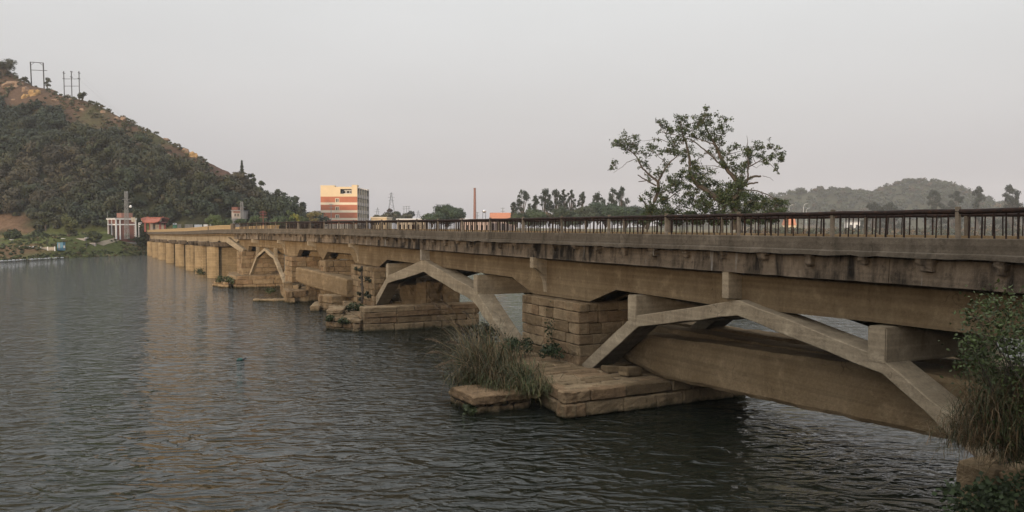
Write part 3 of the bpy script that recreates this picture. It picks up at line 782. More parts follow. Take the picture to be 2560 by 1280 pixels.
# ------------------------------------------------------------------ old stone beams
def stone_beam(name, label, p0, p1, h, w, seed, mat='beamstone', chip=0.0, group=None):
    """p0, p1: (s, n, zbottom) of the two ends (camera-side lower edge)"""
    r = random.Random(seed); rings = []; N = 26
    a, b = Bn(*p0), Bn(*p1); d = (b - a); L = d.length; dirn = d.normalized(); side = Vector((0, 0, 1)).cross(dirn); 
    if side.dot(NN) < 0: side = -side
    for i in range(N + 1):
        q = i / N; c = a + d * q
        nz = lambda k, am: am * mnoise.noise(Vector((q * L * .9, k * 5.3, seed))) + am * .7 * mnoise.noise(Vector((q * L * 3.1, k * 2.3, seed + 4)))
        ch = chip * max(0, 1 - q * 5.0); ce = 0.10 if i in (0, N) else 0
        hb = nz(1, .05); ht = h + nz(2, .05)
        pts = [(0.10 + nz(3, .05), hb + ce + ch * .9), (0.0 + nz(4, .04), hb + .16 + ch * 1.1 + ce), (0.0 + nz(5, .05), h * .55), (0.02 + nz(6, .05), ht - .16 - ce), (.12, ht - ce),
               (w - .12, ht - ce), (w, ht - .15), (w, .12), (w - .1, hb)]
        rings.append([c + side * t + Vector((0, 0, z)) for t, z in pts])
    o = roughen(MB().loft(rings).build(name, M[mat], None, bevel=.02), 2, .09, .5)
    return tag(o, label, 'stone beam', group)
stone_beam('stone_beam', 'huge tan stone beam lying under the nearest arch, its left end chipped', (35.2, 24.0, 1.12), (13.9, 24.0, 1.86), 2.0, 1.5, 1, chip=.8)
stone_beam('stone_beam', 'old stone beam in shadow, second in behind the nearest arch', (37.5, 25.75, 1.3), (12.0, 25.75, 1.7), 2.0, 1.5, 2)
stone_beam('stone_beam', 'old stone beam in deepest shadow at the back of the nearest arch', (37.5, 27.5, 1.3), (12.0, 27.5, 1.75), 2.05, 1.5, 3)
stone_beam('stone_beam', 'thick pale stone beam fallen aslant across the front of two stone piers', (95.2, D(95) - .55, 2.05), (79.2, D(80) - .35, 1.5), 1.9, 1.5, 4, chip=.25)
# beam stumps standing on the footing under the second arch
def stump(p, size, rot, tilt, seed, label, cat='stone block', name='stone_block', mat='beamstone'):
    r = random.Random(seed); a, b, h = size
    co, si = math.cos(rot), math.sin(rot)
    V = []
    for z in (0, .5, 1):
        for x, y in ((-.5, -.5), (.5, -.5), (.5, .5), (-.5, .5)):
            j = .11 * min(size)
            X = x * a * (1 - .06 * abs(z - .5)) + r.uniform(-j, j) + tilt * z * h; Y = y * b + r.uniform(-j, j)
            V.append(Bn(p[0] + co * X - si * Y, p[1] + si * X + co * Y, p[2] + z * h + (r.uniform(-j, j) if z else 0)))
    o = MB().loft([V[0:4], V[4:8], V[8:12]]).build(name, M[mat], None, bevel=min(size) * .08, segs=2); roughen(o, 3, min(size) * .22, .6)
    return tag(o, label, cat)
stump((70.2, 25.2, 1.1), (2.6, 1.6, 2.9), .35, .3, 1, 'grey broken beam stump leaning on pier under the crooked arch')
stump((67.6, 26.0, 1.1), (2.4, 1.8, 2.9), -.1, -.15, 2, 'broken beam stump in the middle of the dark arch opening')
stump((66.4, 27.6, 1.1), (1.7, 1.4, 2.4), .2, -.1, 3, 'reddish broken beam stump nearest the reeds in the arch opening')
stump((33.9, 22.9, 1.24), (.9, .7, .3), .2, 0, 5, 'small stone block wedged below the chipped beam, left one')
stump((32.6, 23.2, 1.24), (.7, .9, .42), -.1, 0, 6, 'small stone block wedged below the chipped beam, right one')
for i, (s, n, sz, lb) in enumerate([(98.0, D(98) - .6, 1.5, 'largest rounded rubble stone at the foot of the tall pier'), (95.7, D(96) - .2, 1.1, 'pale rounded rubble stone between the tall pier and the fallen beam'), (93.9, D(94) + .8, 1.3, 'rubble stone in shadow under the fallen beam')]):
    stump((s, n, 1.25), (sz * .62, sz * .62, sz * .5), i * .7, 0, 30 + i, lb, 'rubble stone', 'rubble_stone', 'stone')
stump((41.5, 25.5, 1.2), (1.4, 1.4, 2.1), .4, 0, 9, 'leaning stone block left of the near pier, below the water gap', mat='stone')
# cutwater stubs, walls and sills in the water
def sill(p0, p1, w, z0, z1, seed, label, name='stone_slab', cat='stone slab'):
    r = random.Random(seed); a, b = Bn(*p0), Bn(*p1); d = (b - a).normalized(); sd2 = Vector((0, 0, 1)).cross(d)
    rings = []
    for i in range(8):
        c = a + (b - a) * (i / 7); j = lambda: r.uniform(-.05, .05)
        rings.append([c + sd2 * (x * w * .5 + j()) + Vector((0, 0, z + j())) for x, z in ((-1, z0), (1, z0), (1.05, z1 - .08), (.8, z1), (-.8, z1), (-1.05, z1 - .08))])
    return tag(roughen(MB().loft(rings).build(name, M['stone'], None, bevel=.03), 3, .16, .4), label, cat)
sill((96.3, 15.4), (94.3, 19.2), 1.0, -.3, .28, 1, 'long stone slab lying at water level before the tall pier')
sill((81.9, 19.1), (86.5, 20.6), .9, -.2, .55, 2, 'short stone slab jutting over the water by the narrow pier')
mb, core = masonry([(33.3, 15.1), (36.2, 15.0), (36.2, 19.4), (33.3, 17.9)], -.5, .62, .42, (.7, 1.3), .05, .5, 71)
cw = thing('cutwater_stub', 'broken stone cutwater tip standing in the water below the reeds', 'stone stub', Bn(35, 16, 0))
core.build('core', M['core'], cw); roughen(roughen(mb.build('masonry', M['stone'], cw, bevel=.06), 2, .15, .35), 2, .15, .35)
sill((34.2, 14.75), (34.3, 18.2), 2.5, .5, .92, 3, 'tan capstone on top of the broken cutwater tip', 'capstone', 'capstone')
mb, core = masonry([(64.1, 18.6), (67.25, 16.6), (75, 19.6), (74, 21)], -.5, 1.0, .42, (.5, 1.1), .07, .5, 72)
cw = thing('cutwater_stub', 'tumbledown rubble cutwater with weeds growing from its joints', 'stone stub', Bn(67, 17.5, 0))
core.build('core', M['core'], cw); roughen(mb.build('masonry', M['stone'], cw, bevel=.06), 2, .15, .35)
mb, core = masonry([(67.25, 16.7), (71.5, 18.0), (70.6, 19.2), (67.0, 18.0)], .9, 1.6, .42, (.6, 1.2), .08, .5, 73)
core.build('upper_core', M['core'], cw); roughen(mb.build('upper_masonry', M['stone'], cw, bevel=.06), 2, .15, .35)
mb, core = masonry([(119.5, 15.6), (123.2, 13.9), (127, 16.2), (122, 17)], -.4, .75, .4, (.6, 1.2), .06, .5, 74)
cw = thing('cutwater_stub', 'low weedy stone cutwater at the water before the round-nosed piers', 'stone stub', Bn(123, 15, 0))
core.build('core', M['core'], cw); roughen(mb.build('masonry', M['stone'], cw, bevel=.06), 2, .15, .35)

# ------------------------------------------------------------------ vegetation
def cat(L):
    return np.concatenate([q for q, t in L]), np.concatenate([t for q, t in L])

def forest():
    r = np.random.default_rng(21)
    X = r.uniform(-310, -45, 7000); Y = r.uniform(250, 415, 7000)
    Z = height(X, Y); zr = np.interp(X, RX, RZ); yr = np.interp(X, RX, RY)
    P = np.stack([X, Y, Z], 1); px, py = proj(P)
    ok = (Z > flat_h(X, Y) + 1.2) & (Y < yr + 6) & (px > -60) & forest_mask(P)
    # leave the red cutting and the foot clearing open
    ok &= ~((px < 70) & (py > 548) & (py < 612)) & ~((px > 490) & (Y < 288))
    P = P[ok][:1700]
    L = []
    cols = [(0.024, 0.036, 0.017), (0.030, 0.040, 0.016), (0.036, 0.043, 0.017), (0.046, 0.047, 0.018), (0.058, 0.048, 0.024)]
    for p in P:
        R = r.choice([r.uniform(1.0, 2.2), r.uniform(2.0, 3.6), r.uniform(3.4, 5.2)], p=[.35, .45, .2]); kk = float(vnoise(np.array(p[0]), np.array(p[1]), 24, 51)) + r.normal() * .18
        c = np.array(cols[int(np.clip((kk + .5) * 5, 0, 4))]) * r.uniform(.6, 1.1)
        L.append(blob(p + np.array([0, 0, R * .7]), R, int(60 + 26 * R * R), .85, c, r, r.uniform(.65, 1.25), .2, wild=.2, jit=.14))
    tag(quads('forest', *cat(L), M['leaf']), kind='stuff')
    # scrub of the upper slope and the ridge
    X = r.uniform(-310, -60, 6000); Y = r.uniform(270, 420, 6000); Z = height(X, Y); yr = np.interp(X, RX, RY)
    P = np.stack([X, Y, Z], 1); px, py = proj(P)
    n = vnoise(X, Y, 16, 31) + .5 * vnoise(X, Y, 6, 32)
    slab = (px > 480) & (px < 600) & (py < 318 + (px - 400) * 0.78)
    ridge = np.abs(Y - yr) < 7
    ok = (Z > flat_h(X, Y) + 1) & (Y < yr + 4) & ~forest_mask(P) & ~slab & ((n > -0.08) | (ridge & (n > -.32)))
    L = []
    for p in P[ok][:3200]:
        R = r.uniform(.45, 1.7); c = np.array((0.062, 0.062, 0.026)) * r.uniform(.7, 1.35)
        if r.random() < .2: c = np.array((0.11, 0.085, 0.04))
        L.append(blob(p + np.array([0, 0, R * .4]), R, 60, .55, c, r, .75, .2, wild=.2, jit=.15))
    tag(quads('hillside_scrub', *cat(L), M['leaf']), kind='stuff')
forest()

def distant_wood():
    r = np.random.default_rng(5)
    X = r.uniform(90, 1150, 9000); Y = r.uniform(1050, 1420, 9000); Z = height(X, Y)
    P = np.stack([X, Y, Z], 1); px, py = proj(P)
    ok = (Z > 9) & (px > 1500) & (px < 2700) & (py < 600)
    L = []
    for p in P[ok][:1700]:
        R = r.uniform(4, 8); c = np.array((0.038, 0.046, 0.022)) * r.uniform(.7, 1.3)
        if r.random() < .15: c = np.array((0.07, 0.055, 0.033))
        L.append(blob(p + np.array([0, 0, R * .5]), R, 70, 2.6, c, r, .85, .2, wild=.15, jit=.12))
    tag(quads('distant_wood', *cat(L), M['leaf']), kind='stuff')
    # low scrub and reeds along the far shore on the right
    L = []
    X = r.uniform(150, 900, 4200); b = r.uniform(2, 150, 4200)
    Y = np.interp(X, SHORE[:, 0], SHORE[:, 1]) + b; Z = height(X, Y)
    P = np.stack([X, Y, Z], 1); px, py = proj(P)
    for p, k, xx in zip(P, b, px):
        if xx < 1500 or xx > 2650: continue
        sc = p[1] / 900
        R = r.uniform(2.5, 7.5) * max(.5, sc); c = np.array((0.045, 0.05, 0.022)) if r.random() < .68 else np.array((0.115, 0.08, 0.04))
        L.append(blob(p + np.array([0, 0, R * .4]), R, 60, 1.9 * max(.4, sc), c * r.uniform(.7, 1.2), r, .85, .2, wild=.2))
    tag(quads('shore_scrub', *cat(L), M['leaf']), kind='stuff')
distant_wood()

def bank_plants():
    r = np.random.default_rng(9); L = []
    X = r.uniform(-230, -60, 14000); Y = r.uniform(120, 300, 14000); b = shore_dist(X, Y); Z = height(X, Y)
    d = np.hypot(X + 128, Y - 270)
    n = vnoise(X, Y, 9, 41) + .5 * vnoise(X, Y, 4, 42)
    ok = (b > 0.2) & (b < 26) & ((b < 5) | (n > 0.0)) & (Z > -.3)
    # keep the road end and the path clear
    ok &= ~((np.abs(X + 125) < 14) & (Y > 262))
    for x, y, z, bb in zip(X[ok][:3600], Y[ok], Z[ok], b[ok]):
        R = r.uniform(.35, .95) * (1.25 if bb < 5 else .8); c = np.array([(0.085, 0.10, 0.032), (0.06, 0.075, 0.026), (0.12, 0.10, 0.045), (0.04, 0.05, 0.02)][r.integers(0, 4)])
        L.append(blob((x, y, z + R * .3), R, 34, .42, c * r.uniform(.7, 1.3), r, .7))
    for _ in range(420):
        q = B(END - 3 + r.uniform(-3, 17), -r.uniform(.2, 6.5), 0); z = H1(q.x, q.y); R = r.uniform(.5, 1.2)
        L.append(blob((q.x, q.y, max(z, -.1) + R * .4 + r.uniform(0, 2.2) * (q.y > 250)), R, 40, .42, np.array([(0.07, 0.085, 0.03), (0.045, 0.055, 0.02)][r.integers(0, 2)]) * r.uniform(.7, 1.3), r, .8))
    tag(quads('bank_grass', *cat(L), M['leaf']), kind='stuff')
bank_plants()

def tree(name, label, p, crowns, leaf, col, group=None, trunk_r=.25, seed=1, n=500, cat_='tree', lean=0.0, squash=.85, var=.35):
    """crowns: list of (dx, dz, r); trunk up to each of them"""
    r = np.random.default_rng(seed); T = thing(name, label, cat_, p, group); p = Vector(p)
    L = []; mb = MB()
    for dx, h, R in crowns:
        dy = r.uniform(-.3, .3) * R
        L.append(blob((p.x + dx, p.y + dy, p.z + h), R, int(n * R * R / 9) + 60, leaf, col, r, squash, var))
        m = Vector((p.x + dx * .35, p.y, p.z + h * .5))
        mb.tube([p + Vector((0, 0, -.4)), m, Vector((p.x + dx, p.y + dy, p.z + h))], [trunk_r, trunk_r * .7, trunk_r * .25], 6)
    mb.build('trunk', M['bark'], T); quads('crown', *cat(L), M['leaf'], T)
    return T
def px_tree(name, label, cx, top, base, half, Y, leaf, col, group=None, seed=1, n=500, lumps=4, cat_='tree', zbase=None, var=.35):
    """a tree standing at distance Y whose crown spans these photo rows"""
    r = random.Random(seed); a = atY(cx, base, Y); k = Y / F
    z0 = (min(a.z, H1(a.x, Y) - .2) if name in ('hill_tree', 'ridge_shrub') else a.z) if zbase is None else zbase; ht = atY(cx, top, Y).z - z0; w = half * k
    cr = [(0, ht - w * .7, w * .85)]
    for i in range(lumps):
        cr.append((r.uniform(-.6, .6) * w, ht * r.uniform(.28, .75), w * r.uniform(.5, .75)))
    return tree(name, label, (a.x, Y, z0), cr, leaf, col, group, max(.12, w * .06), seed, n, cat_, var=var)

# conifer and trees on the right shoulder of the hill
def conifer(label, px, top, base, half, Y):
    a = atY(px, base, Y); k = Y / F; ht = (base - top) * k; w = half * k
    T = thing('conifer', label, 'tree', a); r = np.random.default_rng(3)
    n = 900; q = r.uniform(0, 1, n) ** .8; ang = r.uniform(0, 6.28, n); rad = w * (1 - q) * r.uniform(.3, 1.05, n) * (0.7 + .3 * np.sin(q * 40))
    P = np.stack([a.x + np.cos(ang) * rad, a.y + np.sin(ang) * rad, a.z + ht * (.12 + .88 * q) - rad * .25], 1)
    quads('crown', leaf_quads(P, r.normal(size=(n, 3)), .8, .4, r), np.array((0.05, 0.055, 0.03)) * r.uniform(.6, 1.3, (n, 1)), M['leaf'], T)
    MB().tube([a, a + Vector((0, 0, ht))], [w * .12, .03], 6).build('trunk', M['bark'], T)
conifer('tall thin conifer on the hill shoulder', 605, 402, 452, 10, 316)
g = 'trees on the hill shoulder'
for i, (x, t, b_, h, lb) in enumerate([(626, 431, 462, 14, 'open crowned tree next to the tall conifer'), (652, 450, 474, 14, 'flat topped tree leaning out below the conifer'), (700, 470, 500, 16, 'dark tree midway down the hill shoulder'),
                                       (738, 487, 520, 13, 'small dark tree standing proud near the hill foot'), (757, 502, 545, 14, 'last dark tree at the foot of the hill shoulder')]):
    px_tree('hill_tree', lb, x, t, b_, h, 312 - i * 4, .55, (0.040, 0.048, 0.024), g, 60 + i, 700)
# trees along the ridge at the top left
for i, (x, t, b_, h, lb) in enumerate([(8, 146, 190, 26, 'bushy tree on the ridge in the far top corner'), (62, 190, 212, 10, 'thin shrub left of the square frame pylon'), (118, 192, 215, 9, 'thin shrub right of the square frame pylon'), (207, 228, 250, 13, 'dark shrub below the triple pole pylon')]):
    q = on_hill(x, b_, 300); px_tree('ridge_shrub', lb, x, t, b_, h, q.y, .5, (0.05, 0.052, 0.026), 'shrubs on the ridge', 80 + i, 400)
# rounded bright trees on the far bank behind the deck
g = 'rounded trees behind the far deck'
for i, (x, t, b_, h, c, lb) in enumerate([
    (536, 532, 575, 22, (0.085, 0.115, 0.03), 'bright green round tree nearest the white sign boards'), (568, 546, 572, 15, (0.055, 0.08, 0.026), 'low green tree below the two storey house'),
    (602, 543, 572, 17, (0.06, 0.09, 0.028), 'green tree at the foot of the grey lattice mast'), (640, 535, 572, 19, (0.06, 0.085, 0.03), 'green tree left of the rust coloured pole'),
    (696, 537, 570, 20, (0.055, 0.08, 0.028), 'green tree right of the rust coloured pole'), (725, 523, 566, 14, (0.09, 0.125, 0.03), 'taller bright green tree behind the yellow one'),
    (735, 531, 566, 15, (0.24, 0.23, 0.035), 'yellow green tree, the brightest of the row'), (762, 540, 566, 14, (0.065, 0.085, 0.03), 'dull green tree right of the yellow one'),
    (787, 526, 566, 17, (0.16, 0.13, 0.04), 'autumn tinted tree against the brick coloured building')]):
    px_tree('round_tree', lb, x, t, b_, h, 277 + i * 1.0, .42, c, g, 100 + i, 1100, 5)
# green bushes on the left bank below the hill
g = 'dark trees on the left bank'
for i, (x, t, b_, h, c, lb) in enumerate([(30, 567, 625, 22, (0.04, 0.055, 0.02), 'dark bush at the left edge behind the white fence'), (95, 572, 625, 28, (0.045, 0.06, 0.022), 'wide dark bush between fence and red cutting'),
                                          (172, 535, 600, 24, (0.075, 0.08, 0.026), 'olive green tree on the hill foot left of the tiled house'), (115, 524, 575, 18, (0.05, 0.055, 0.022), 'upright dark tree above the blue cabin'), (235, 575, 606, 20, (0.045, 0.055, 0.02), 'dark bush beside the tiled house')]):
    px_tree('bank_tree', lb, x, t, b_, h, 243, .5, c, g, 120 + i, 900, 5)

# eucalyptus screen and other trees on the middle far bank
g = 'tall trees on the far bank'
for i, (x, t, h, lb) in enumerate([(1283, 505, 8, 'small wispy tree at the left end of the tall row'), (1306, 476, 19, 'first tall tree left in the row on the far bank'), (1337, 489, 12, 'lower tree between two tall ones in the row'), (1362, 474, 20, 'broad tall tree in the middle of the row'),
                                   (1390, 473, 17, 'tall tree close right of the broad one'), (1411, 471, 10, 'narrow tall tree with a pointed top'), (1427, 473, 12, 'narrow tall tree right of the pointed one'), (1455, 479, 13, 'thin see-through tree standing apart in the row'),
                                   (1495, 484, 18, 'spreading tree left of the last tall pair'), (1534, 470, 16, 'left tree of the last tall pair'), (1552, 466, 18, 'right tree of the last tall pair, highest there')]):
    r = random.Random(i); Y = 320 + i * 2; a = atY(x, 560, Y); k = Y / F; ht = (560 - t) * k; w = h * k * 1.25
    cr = [(r.uniform(-1, 1) * w * (1.0 - .75 * (q / 25) ** 2), ht * (.2 + .74 * q / 25), w * r.uniform(.22, .4)) for q in range(26)]
    tree('tall_tree', lb, a, cr, .42, (0.034, 0.045, 0.027), g, .2, 140 + i, 520, squash=1.35, var=.25)
g = 'low trees on the far bank'
for i, (x, t, h, c, lb) in enumerate([(1292, 530, 22, (0.05, 0.065, 0.028), 'low green tree under the left end of the tall row'), (1335, 528, 26, (0.05, 0.07, 0.03), 'low green tree beside the russet bush'), (1372, 531, 20, (0.17, 0.115, 0.05), 'russet bush in front of the tall row'),
                                      (1420, 525, 28, (0.045, 0.06, 0.03), 'dark low tree right of the russet bush'), (1468, 515, 28, (0.05, 0.06, 0.035), 'greyish low tree below the see-through tree'), (1515, 508, 30, (0.04, 0.062, 0.032), 'deep green low tree under the last tall pair'),
                                      (1565, 510, 30, (0.04, 0.062, 0.032), 'deep green low tree left of the leaning tree'), (1610, 516, 26, (0.04, 0.058, 0.03), 'deep green low tree behind the leaning trunk'), (1118, 515, 42, (0.035, 0.055, 0.024), 'dense dark domed tree left of the brick chimney'), (1080, 530, 24, (0.045, 0.065, 0.026), 'smaller green tree attached to the domed one')]):
    px_tree('low_tree', lb, x, t, 566, h * (1.4 if t < 530 and x > 1200 else 1.1), 300 + (i % 3) * 6, .5, c, g, 160 + i, 900, 6)
# olive knoll with trees right of the building
g = 'trees on the low knoll'
for i, (x, t, h, c, lb) in enumerate([(950, 536, 22, (0.10, 0.09, 0.045), 'olive knoll tree nearest the tall building'), (972, 528, 24, (0.10, 0.088, 0.045), 'broad olive tree crowning the low knoll'), (975, 520, 9, (0.11, 0.08, 0.07), 'bare pinkish tree on top of the knoll'), (993, 527, 11, (0.06, 0.075, 0.045), 'small green dome on the knoll'),
                                      (1005, 538, 26, (0.09, 0.085, 0.048), 'olive tree on the right flank of the knoll'), (1028, 526, 10, (0.065, 0.072, 0.06), 'pale rounded tree far behind the knoll')]):
    px_tree('knoll_tree', lb, x, t, 562, h, 420, .9, c, g, 180 + i, 700, 5)
# hazy trees on the right, in front of the distant hill
g = 'hazy trees before the distant hill'
for i, (x, t, h, lb) in enumerate([(2335, 471, 26, 'hazy rounded tree left of the tallest rail post'), (2385, 474, 26, 'hazy domed tree behind the tallest rail post'), (2442, 463, 22, 'hazy pointed tree right of the tallest rail post'), (2525, 460, 32, 'hazy open tree nearest the right edge'), (2180, 505, 30, 'faint round tree at the distant hill foot'), (2225, 505, 30, 'second faint round tree at the distant hill foot')]):
    r = random.Random(i); Y = 640; a = atY(x, 588, Y); k = Y / F; ht = (588 - t) * k; w = h * k
    cr = [(r.uniform(-1, 1) * w * (1.05 - .75 * (q / 23) ** 2), ht * (.15 + .76 * q / 23), w * r.uniform(.24, .42)) for q in range(24)]
    tree('hazy_tree', lb, a, cr, .9, (0.034, 0.04, 0.026), g, .3, 200 + i, 260, squash=1.2, var=.25)

# ---- the leaning tree behind the near deck
def big_tree():
    Y0 = 82.0; k = Y0 / F / 3.765
    def loc(x, y, dy=0.0):
        a = atY(1500 + x / 3.765, 260 + y / 3.765, Y0); return Vector((a.x, Y0 + dy, a.z))
    def build(label, limbs, clusters, base, seed, leaf_n):
        r = np.random.default_rng(seed); rr = random.Random(seed)
        g0 = loc(base[0], 1180); T = thing('leaning_tree', label, 'tree', (g0.x, Y0, 1.5), 'leaning trees behind the deck')
        mb = MB(); tips = []
        for pts, r0, r1, dpt in limbs:
            n = len(pts); P = []
            for i, (x, y) in enumerate(pts): P.append(loc(x, y, dpt * i / max(1, n - 1)))
            # rounded, slightly crooked limb
            Q = []
            for i in range(n - 1):
                for q in range(4):
                    a = q / 4; v = P[i].lerp(P[i + 1], a); v += Vector((rr.uniform(-1, 1), rr.uniform(-1, 1), rr.uniform(-1, 1))) * .035 * (1 if q else 0); Q.append(v)
            Q.append(P[-1]); m = len(Q)
            mb.tube(Q, [r0 + (r1 - r0) * i / (m - 1) for i in range(m)], 7)
        L = []; tw = mb
        for x, y, R in clusters:
            c = loc(x, y, rr.uniform(-1.3, 1.3)); Rm = R * k
            n = int(leaf_n * (R / 50) ** 2)
            # twigs inside the cluster
            for _ in range(7):
                e = c + Vector(r.normal(size=3)) * Rm * .75; s0 = c + Vector((rr.uniform(-.2, .2), 0, -Rm * .7)); tw.tube([s0, s0.lerp(e, .5) + Vector(r.normal(size=3)) * .05, e], [.022, .016, .008], 4)
                n_ = n // 7; d = r.normal(size=(n_, 3)) * Rm * np.array((.3, .3, .24)); P = np.array(e)[None] + d
                t = np.array((0.042, 0.060, 0.022))[None] * r.uniform(.55, 1.5, (n_, 1)); t[r.random(n_) < .12] = (0.085, 0.085, 0.03)
                L.append((leaf_quads(P, r.normal(size=(n_, 3)) + np.array((0, 0, .3)), .18, .6, r), t))
        mb.build('trunk', M['bark'], T); quads('crown', *cat(L), M['leaf'], T)
    limbs = [
        ([(1280, 1180), (1270, 1010), (1290, 880)], .42, .34, 0), ([(1290, 880), (1120, 905), (1000, 820), (900, 755), (850, 680)], .33, .2, -.6),
        ([(850, 680), (840, 600), (830, 500), (800, 380), (760, 310), (740, 200)], .19, .04, -1.2), ([(1290, 880), (1330, 780), (1280, 710), (1200, 610), (1130, 460), (1080, 350), (1020, 240), (990, 150), (1010, 80)], .3, .03, .8),
        ([(1330, 780), (1400, 700), (1460, 680), (1530, 676)], .16, .1, .6), ([(1340, 775), (1400, 750), (1475, 742)], .12, .08, -.5), ([(1340, 810), (1440, 815), (1540, 850), (1620, 900)], .07, .04, -1.2),
        ([(1390, 700), (1400, 560), (1390, 420), (1400, 360), (1395, 290)], .09, .012, .5), ([(1380, 600), (1500, 540), (1600, 480), (1700, 500)], .07, .015, .9), ([(1500, 545), (1590, 550), (1650, 590), (1690, 630)], .04, .012, .9),
        ([(1170, 605), (1080, 520), (1000, 450), (900, 370), (830, 330), (720, 300), (600, 280), (562, 250)], .1, .012, -.6), ([(1170, 610), (1090, 580), (1000, 575)], .05, .015, .7), ([(985, 660), (1050, 620), (1105, 605)], .05, .03, -.4),
        ([(850, 620), (900, 540), (990, 470), (1060, 400)], .06, .012, .6), ([(1100, 390), (1000, 350), (880, 310), (760, 290)], .07, .012, .5), ([(1200, 470), (1300, 450), (1360, 430)], .04, .012, .8), ([(1110, 1060), (1180, 940), (1270, 860)], .13, .2, -1.0),
        ([(640, 360), (560, 330), (480, 340), (385, 352)], .035, .012, -.4), ([(760, 340), (640, 362)], .04, .035, -.4), ([(1470, 560), (1420, 440), (1500, 370)], .03, .01, .6), ([(1530, 676), (1600, 690), (1650, 720)], .03, .012, .6), ([(1400, 560), (1480, 600), (1560, 540)], .03, .01, .4)]
    cl = [(1030, 80, 46), (960, 135, 52), (1050, 160, 52), (1170, 165, 38), (1165, 250, 52), (1100, 200, 46), (900, 170, 46), (870, 222, 46), (920, 290, 46), (1000, 290, 52), (1080, 310, 52), (1150, 370, 46), (740, 180, 52), (690, 230, 46), (770, 250, 52), (820, 190, 38), (590, 205, 42), (640, 240, 38), (555, 195, 28),
          (740, 420, 52), (800, 430, 46), (830, 500, 40), (770, 360, 40), (1090, 450, 46), (1200, 460, 46), (1220, 510, 46), (1160, 530, 46), (1270, 410, 36), (1380, 400, 46), (1380, 470, 46), (1420, 520, 46), (1380, 580, 46), (1470, 420, 36), (1520, 500, 46), (1550, 550, 36), (1600, 400, 32), (1640, 430, 32), (1690, 490, 42), (1730, 520, 28), (1690, 595, 32), (1620, 490, 26),
          (900, 570, 38), (870, 600, 38), (850, 650, 55), (920, 660, 55), (960, 700, 55), (880, 700, 48), (1000, 740, 55), (1060, 780, 55), (1100, 820, 65), (950, 770, 48), (1160, 800, 55), (1240, 600, 36), (1320, 640, 55), (1350, 690, 46), (1250, 790, 75), (1300, 830, 85), (1200, 860, 85), (1120, 890, 75), (1280, 920, 95), (1180, 960, 85), (1380, 890, 65), (1440, 900, 65), (1500, 940, 65), (1400, 960, 75), (1560, 960, 55), (1640, 940, 46), (1700, 970, 55), (1760, 990, 46), (1600, 1000, 65), (920, 880, 55), (980, 880, 55), (1020, 930, 65), (940, 940, 55), (1060, 980, 75), (1780, 1010, 40)]
    build('large half bare tree leaning over behind the near deck railing', limbs, cl, (1280, 0), 4, 330)
    limbs = [([(440, 1180), (500, 950), (540, 840), (550, 770), (545, 730)], .22, .15, 0), ([(545, 730), (580, 680), (620, 600), (680, 530), (740, 480), (775, 420)], .12, .03, .5), ([(545, 730), (480, 680), (400, 610), (370, 560), (340, 500), (260, 430), (180, 400), (120, 370)], .12, .02, -.5),
             ([(530, 770), (440, 722), (350, 670)], .09, .05, -.4), ([(430, 722), (360, 733)], .05, .04, -.3), ([(330, 522), (250, 550), (200, 600), (120, 650)], .035, .012, -.6), ([(600, 930), (700, 850), (760, 810), (830, 760)], .06, .015, .5), ([(440, 980), (420, 935), (364, 860)], .11, .06, -.3), ([(640, 570), (560, 500), (500, 420)], .04, .012, .4)]
    cl = [(700, 370, 46), (660, 420, 42), (720, 345, 40), (200, 360, 55), (280, 360, 50), (150, 380, 40), (340, 405, 40), (330, 460, 34), (240, 410, 42), (140, 560, 32), (130, 590, 26), (520, 390, 36), (490, 440, 42), (450, 460, 28), (540, 460, 28), (360, 530, 28), (410, 570, 28), (440, 600, 18), (640, 550, 38), (560, 660, 42), (500, 690, 32), (470, 650, 24),
          (660, 740, 52), (720, 720, 52), (770, 690, 46), (680, 800, 52), (760, 780, 52), (820, 830, 52), (850, 780, 36), (560, 840, 55), (500, 850, 46), (600, 870, 46), (540, 800, 38), (480, 960, 60), (560, 1000, 70), (660, 990, 70), (760, 980, 70), (850, 990, 70), (450, 1010, 60), (620, 930, 40)]
    build('slimmer half bare tree left of the large leaning one', limbs, cl, (440, 0), 6, 300)
    # the bushes round their feet
    r = np.random.default_rng(77)
    for i, (x, y, R, lb) in enumerate([(470, 1090, 95, 'green bush at the left foot of the slim leaning tree'), (690, 1090, 105, 'green bush between the two leaning trees'), (900, 1090, 100, 'dark bush left of the large leaning trunk'), (1130, 1100, 105, 'dark bush under the large leaning trunk'), (1380, 1090, 110, 'dense bush right of the large leaning trunk'), (1620, 1080, 90, 'outermost right bush by the leaning trees')]):
        c = loc(x, y, 1.5); T = thing('bush', lb, 'bush', (c.x, c.y, 2.0), 'bushes under the leaning trees')
        q = blob(c, R * k * 1.15, 1500, .24, (0.042, 0.062, 0.024), r, .9, lumps=10); quads('foliage', *q, M['leaf'], T)
        MB().tube([Vector((c.x, c.y, 1.2)), Vector((c.x, c.y, c.z))], [.12, .05], 6).build('stem', M['bark'], T)
    # the islet they grow on, hidden behind the bridge
    mb = MB(); n = 40; cx, cy = 18.5, 89
    rings = [[(cx + a * math.cos(t), cy + b * math.sin(t), z + .2 * math.sin(5 * t)) for t in [2 * math.pi * q / n for q in range(n)]] for a, b, z in ((12, 9, -.6), (11, 8, .6), (9, 6.5, 1.7), (3, 2, 2.2))]
    mb.loft(rings); tag(mb.build('islet_ground', flat('islet_soil', (0.07, 0.06, 0.03), .95, .4, 1.2), smooth=True), kind='structure')
big_tree()

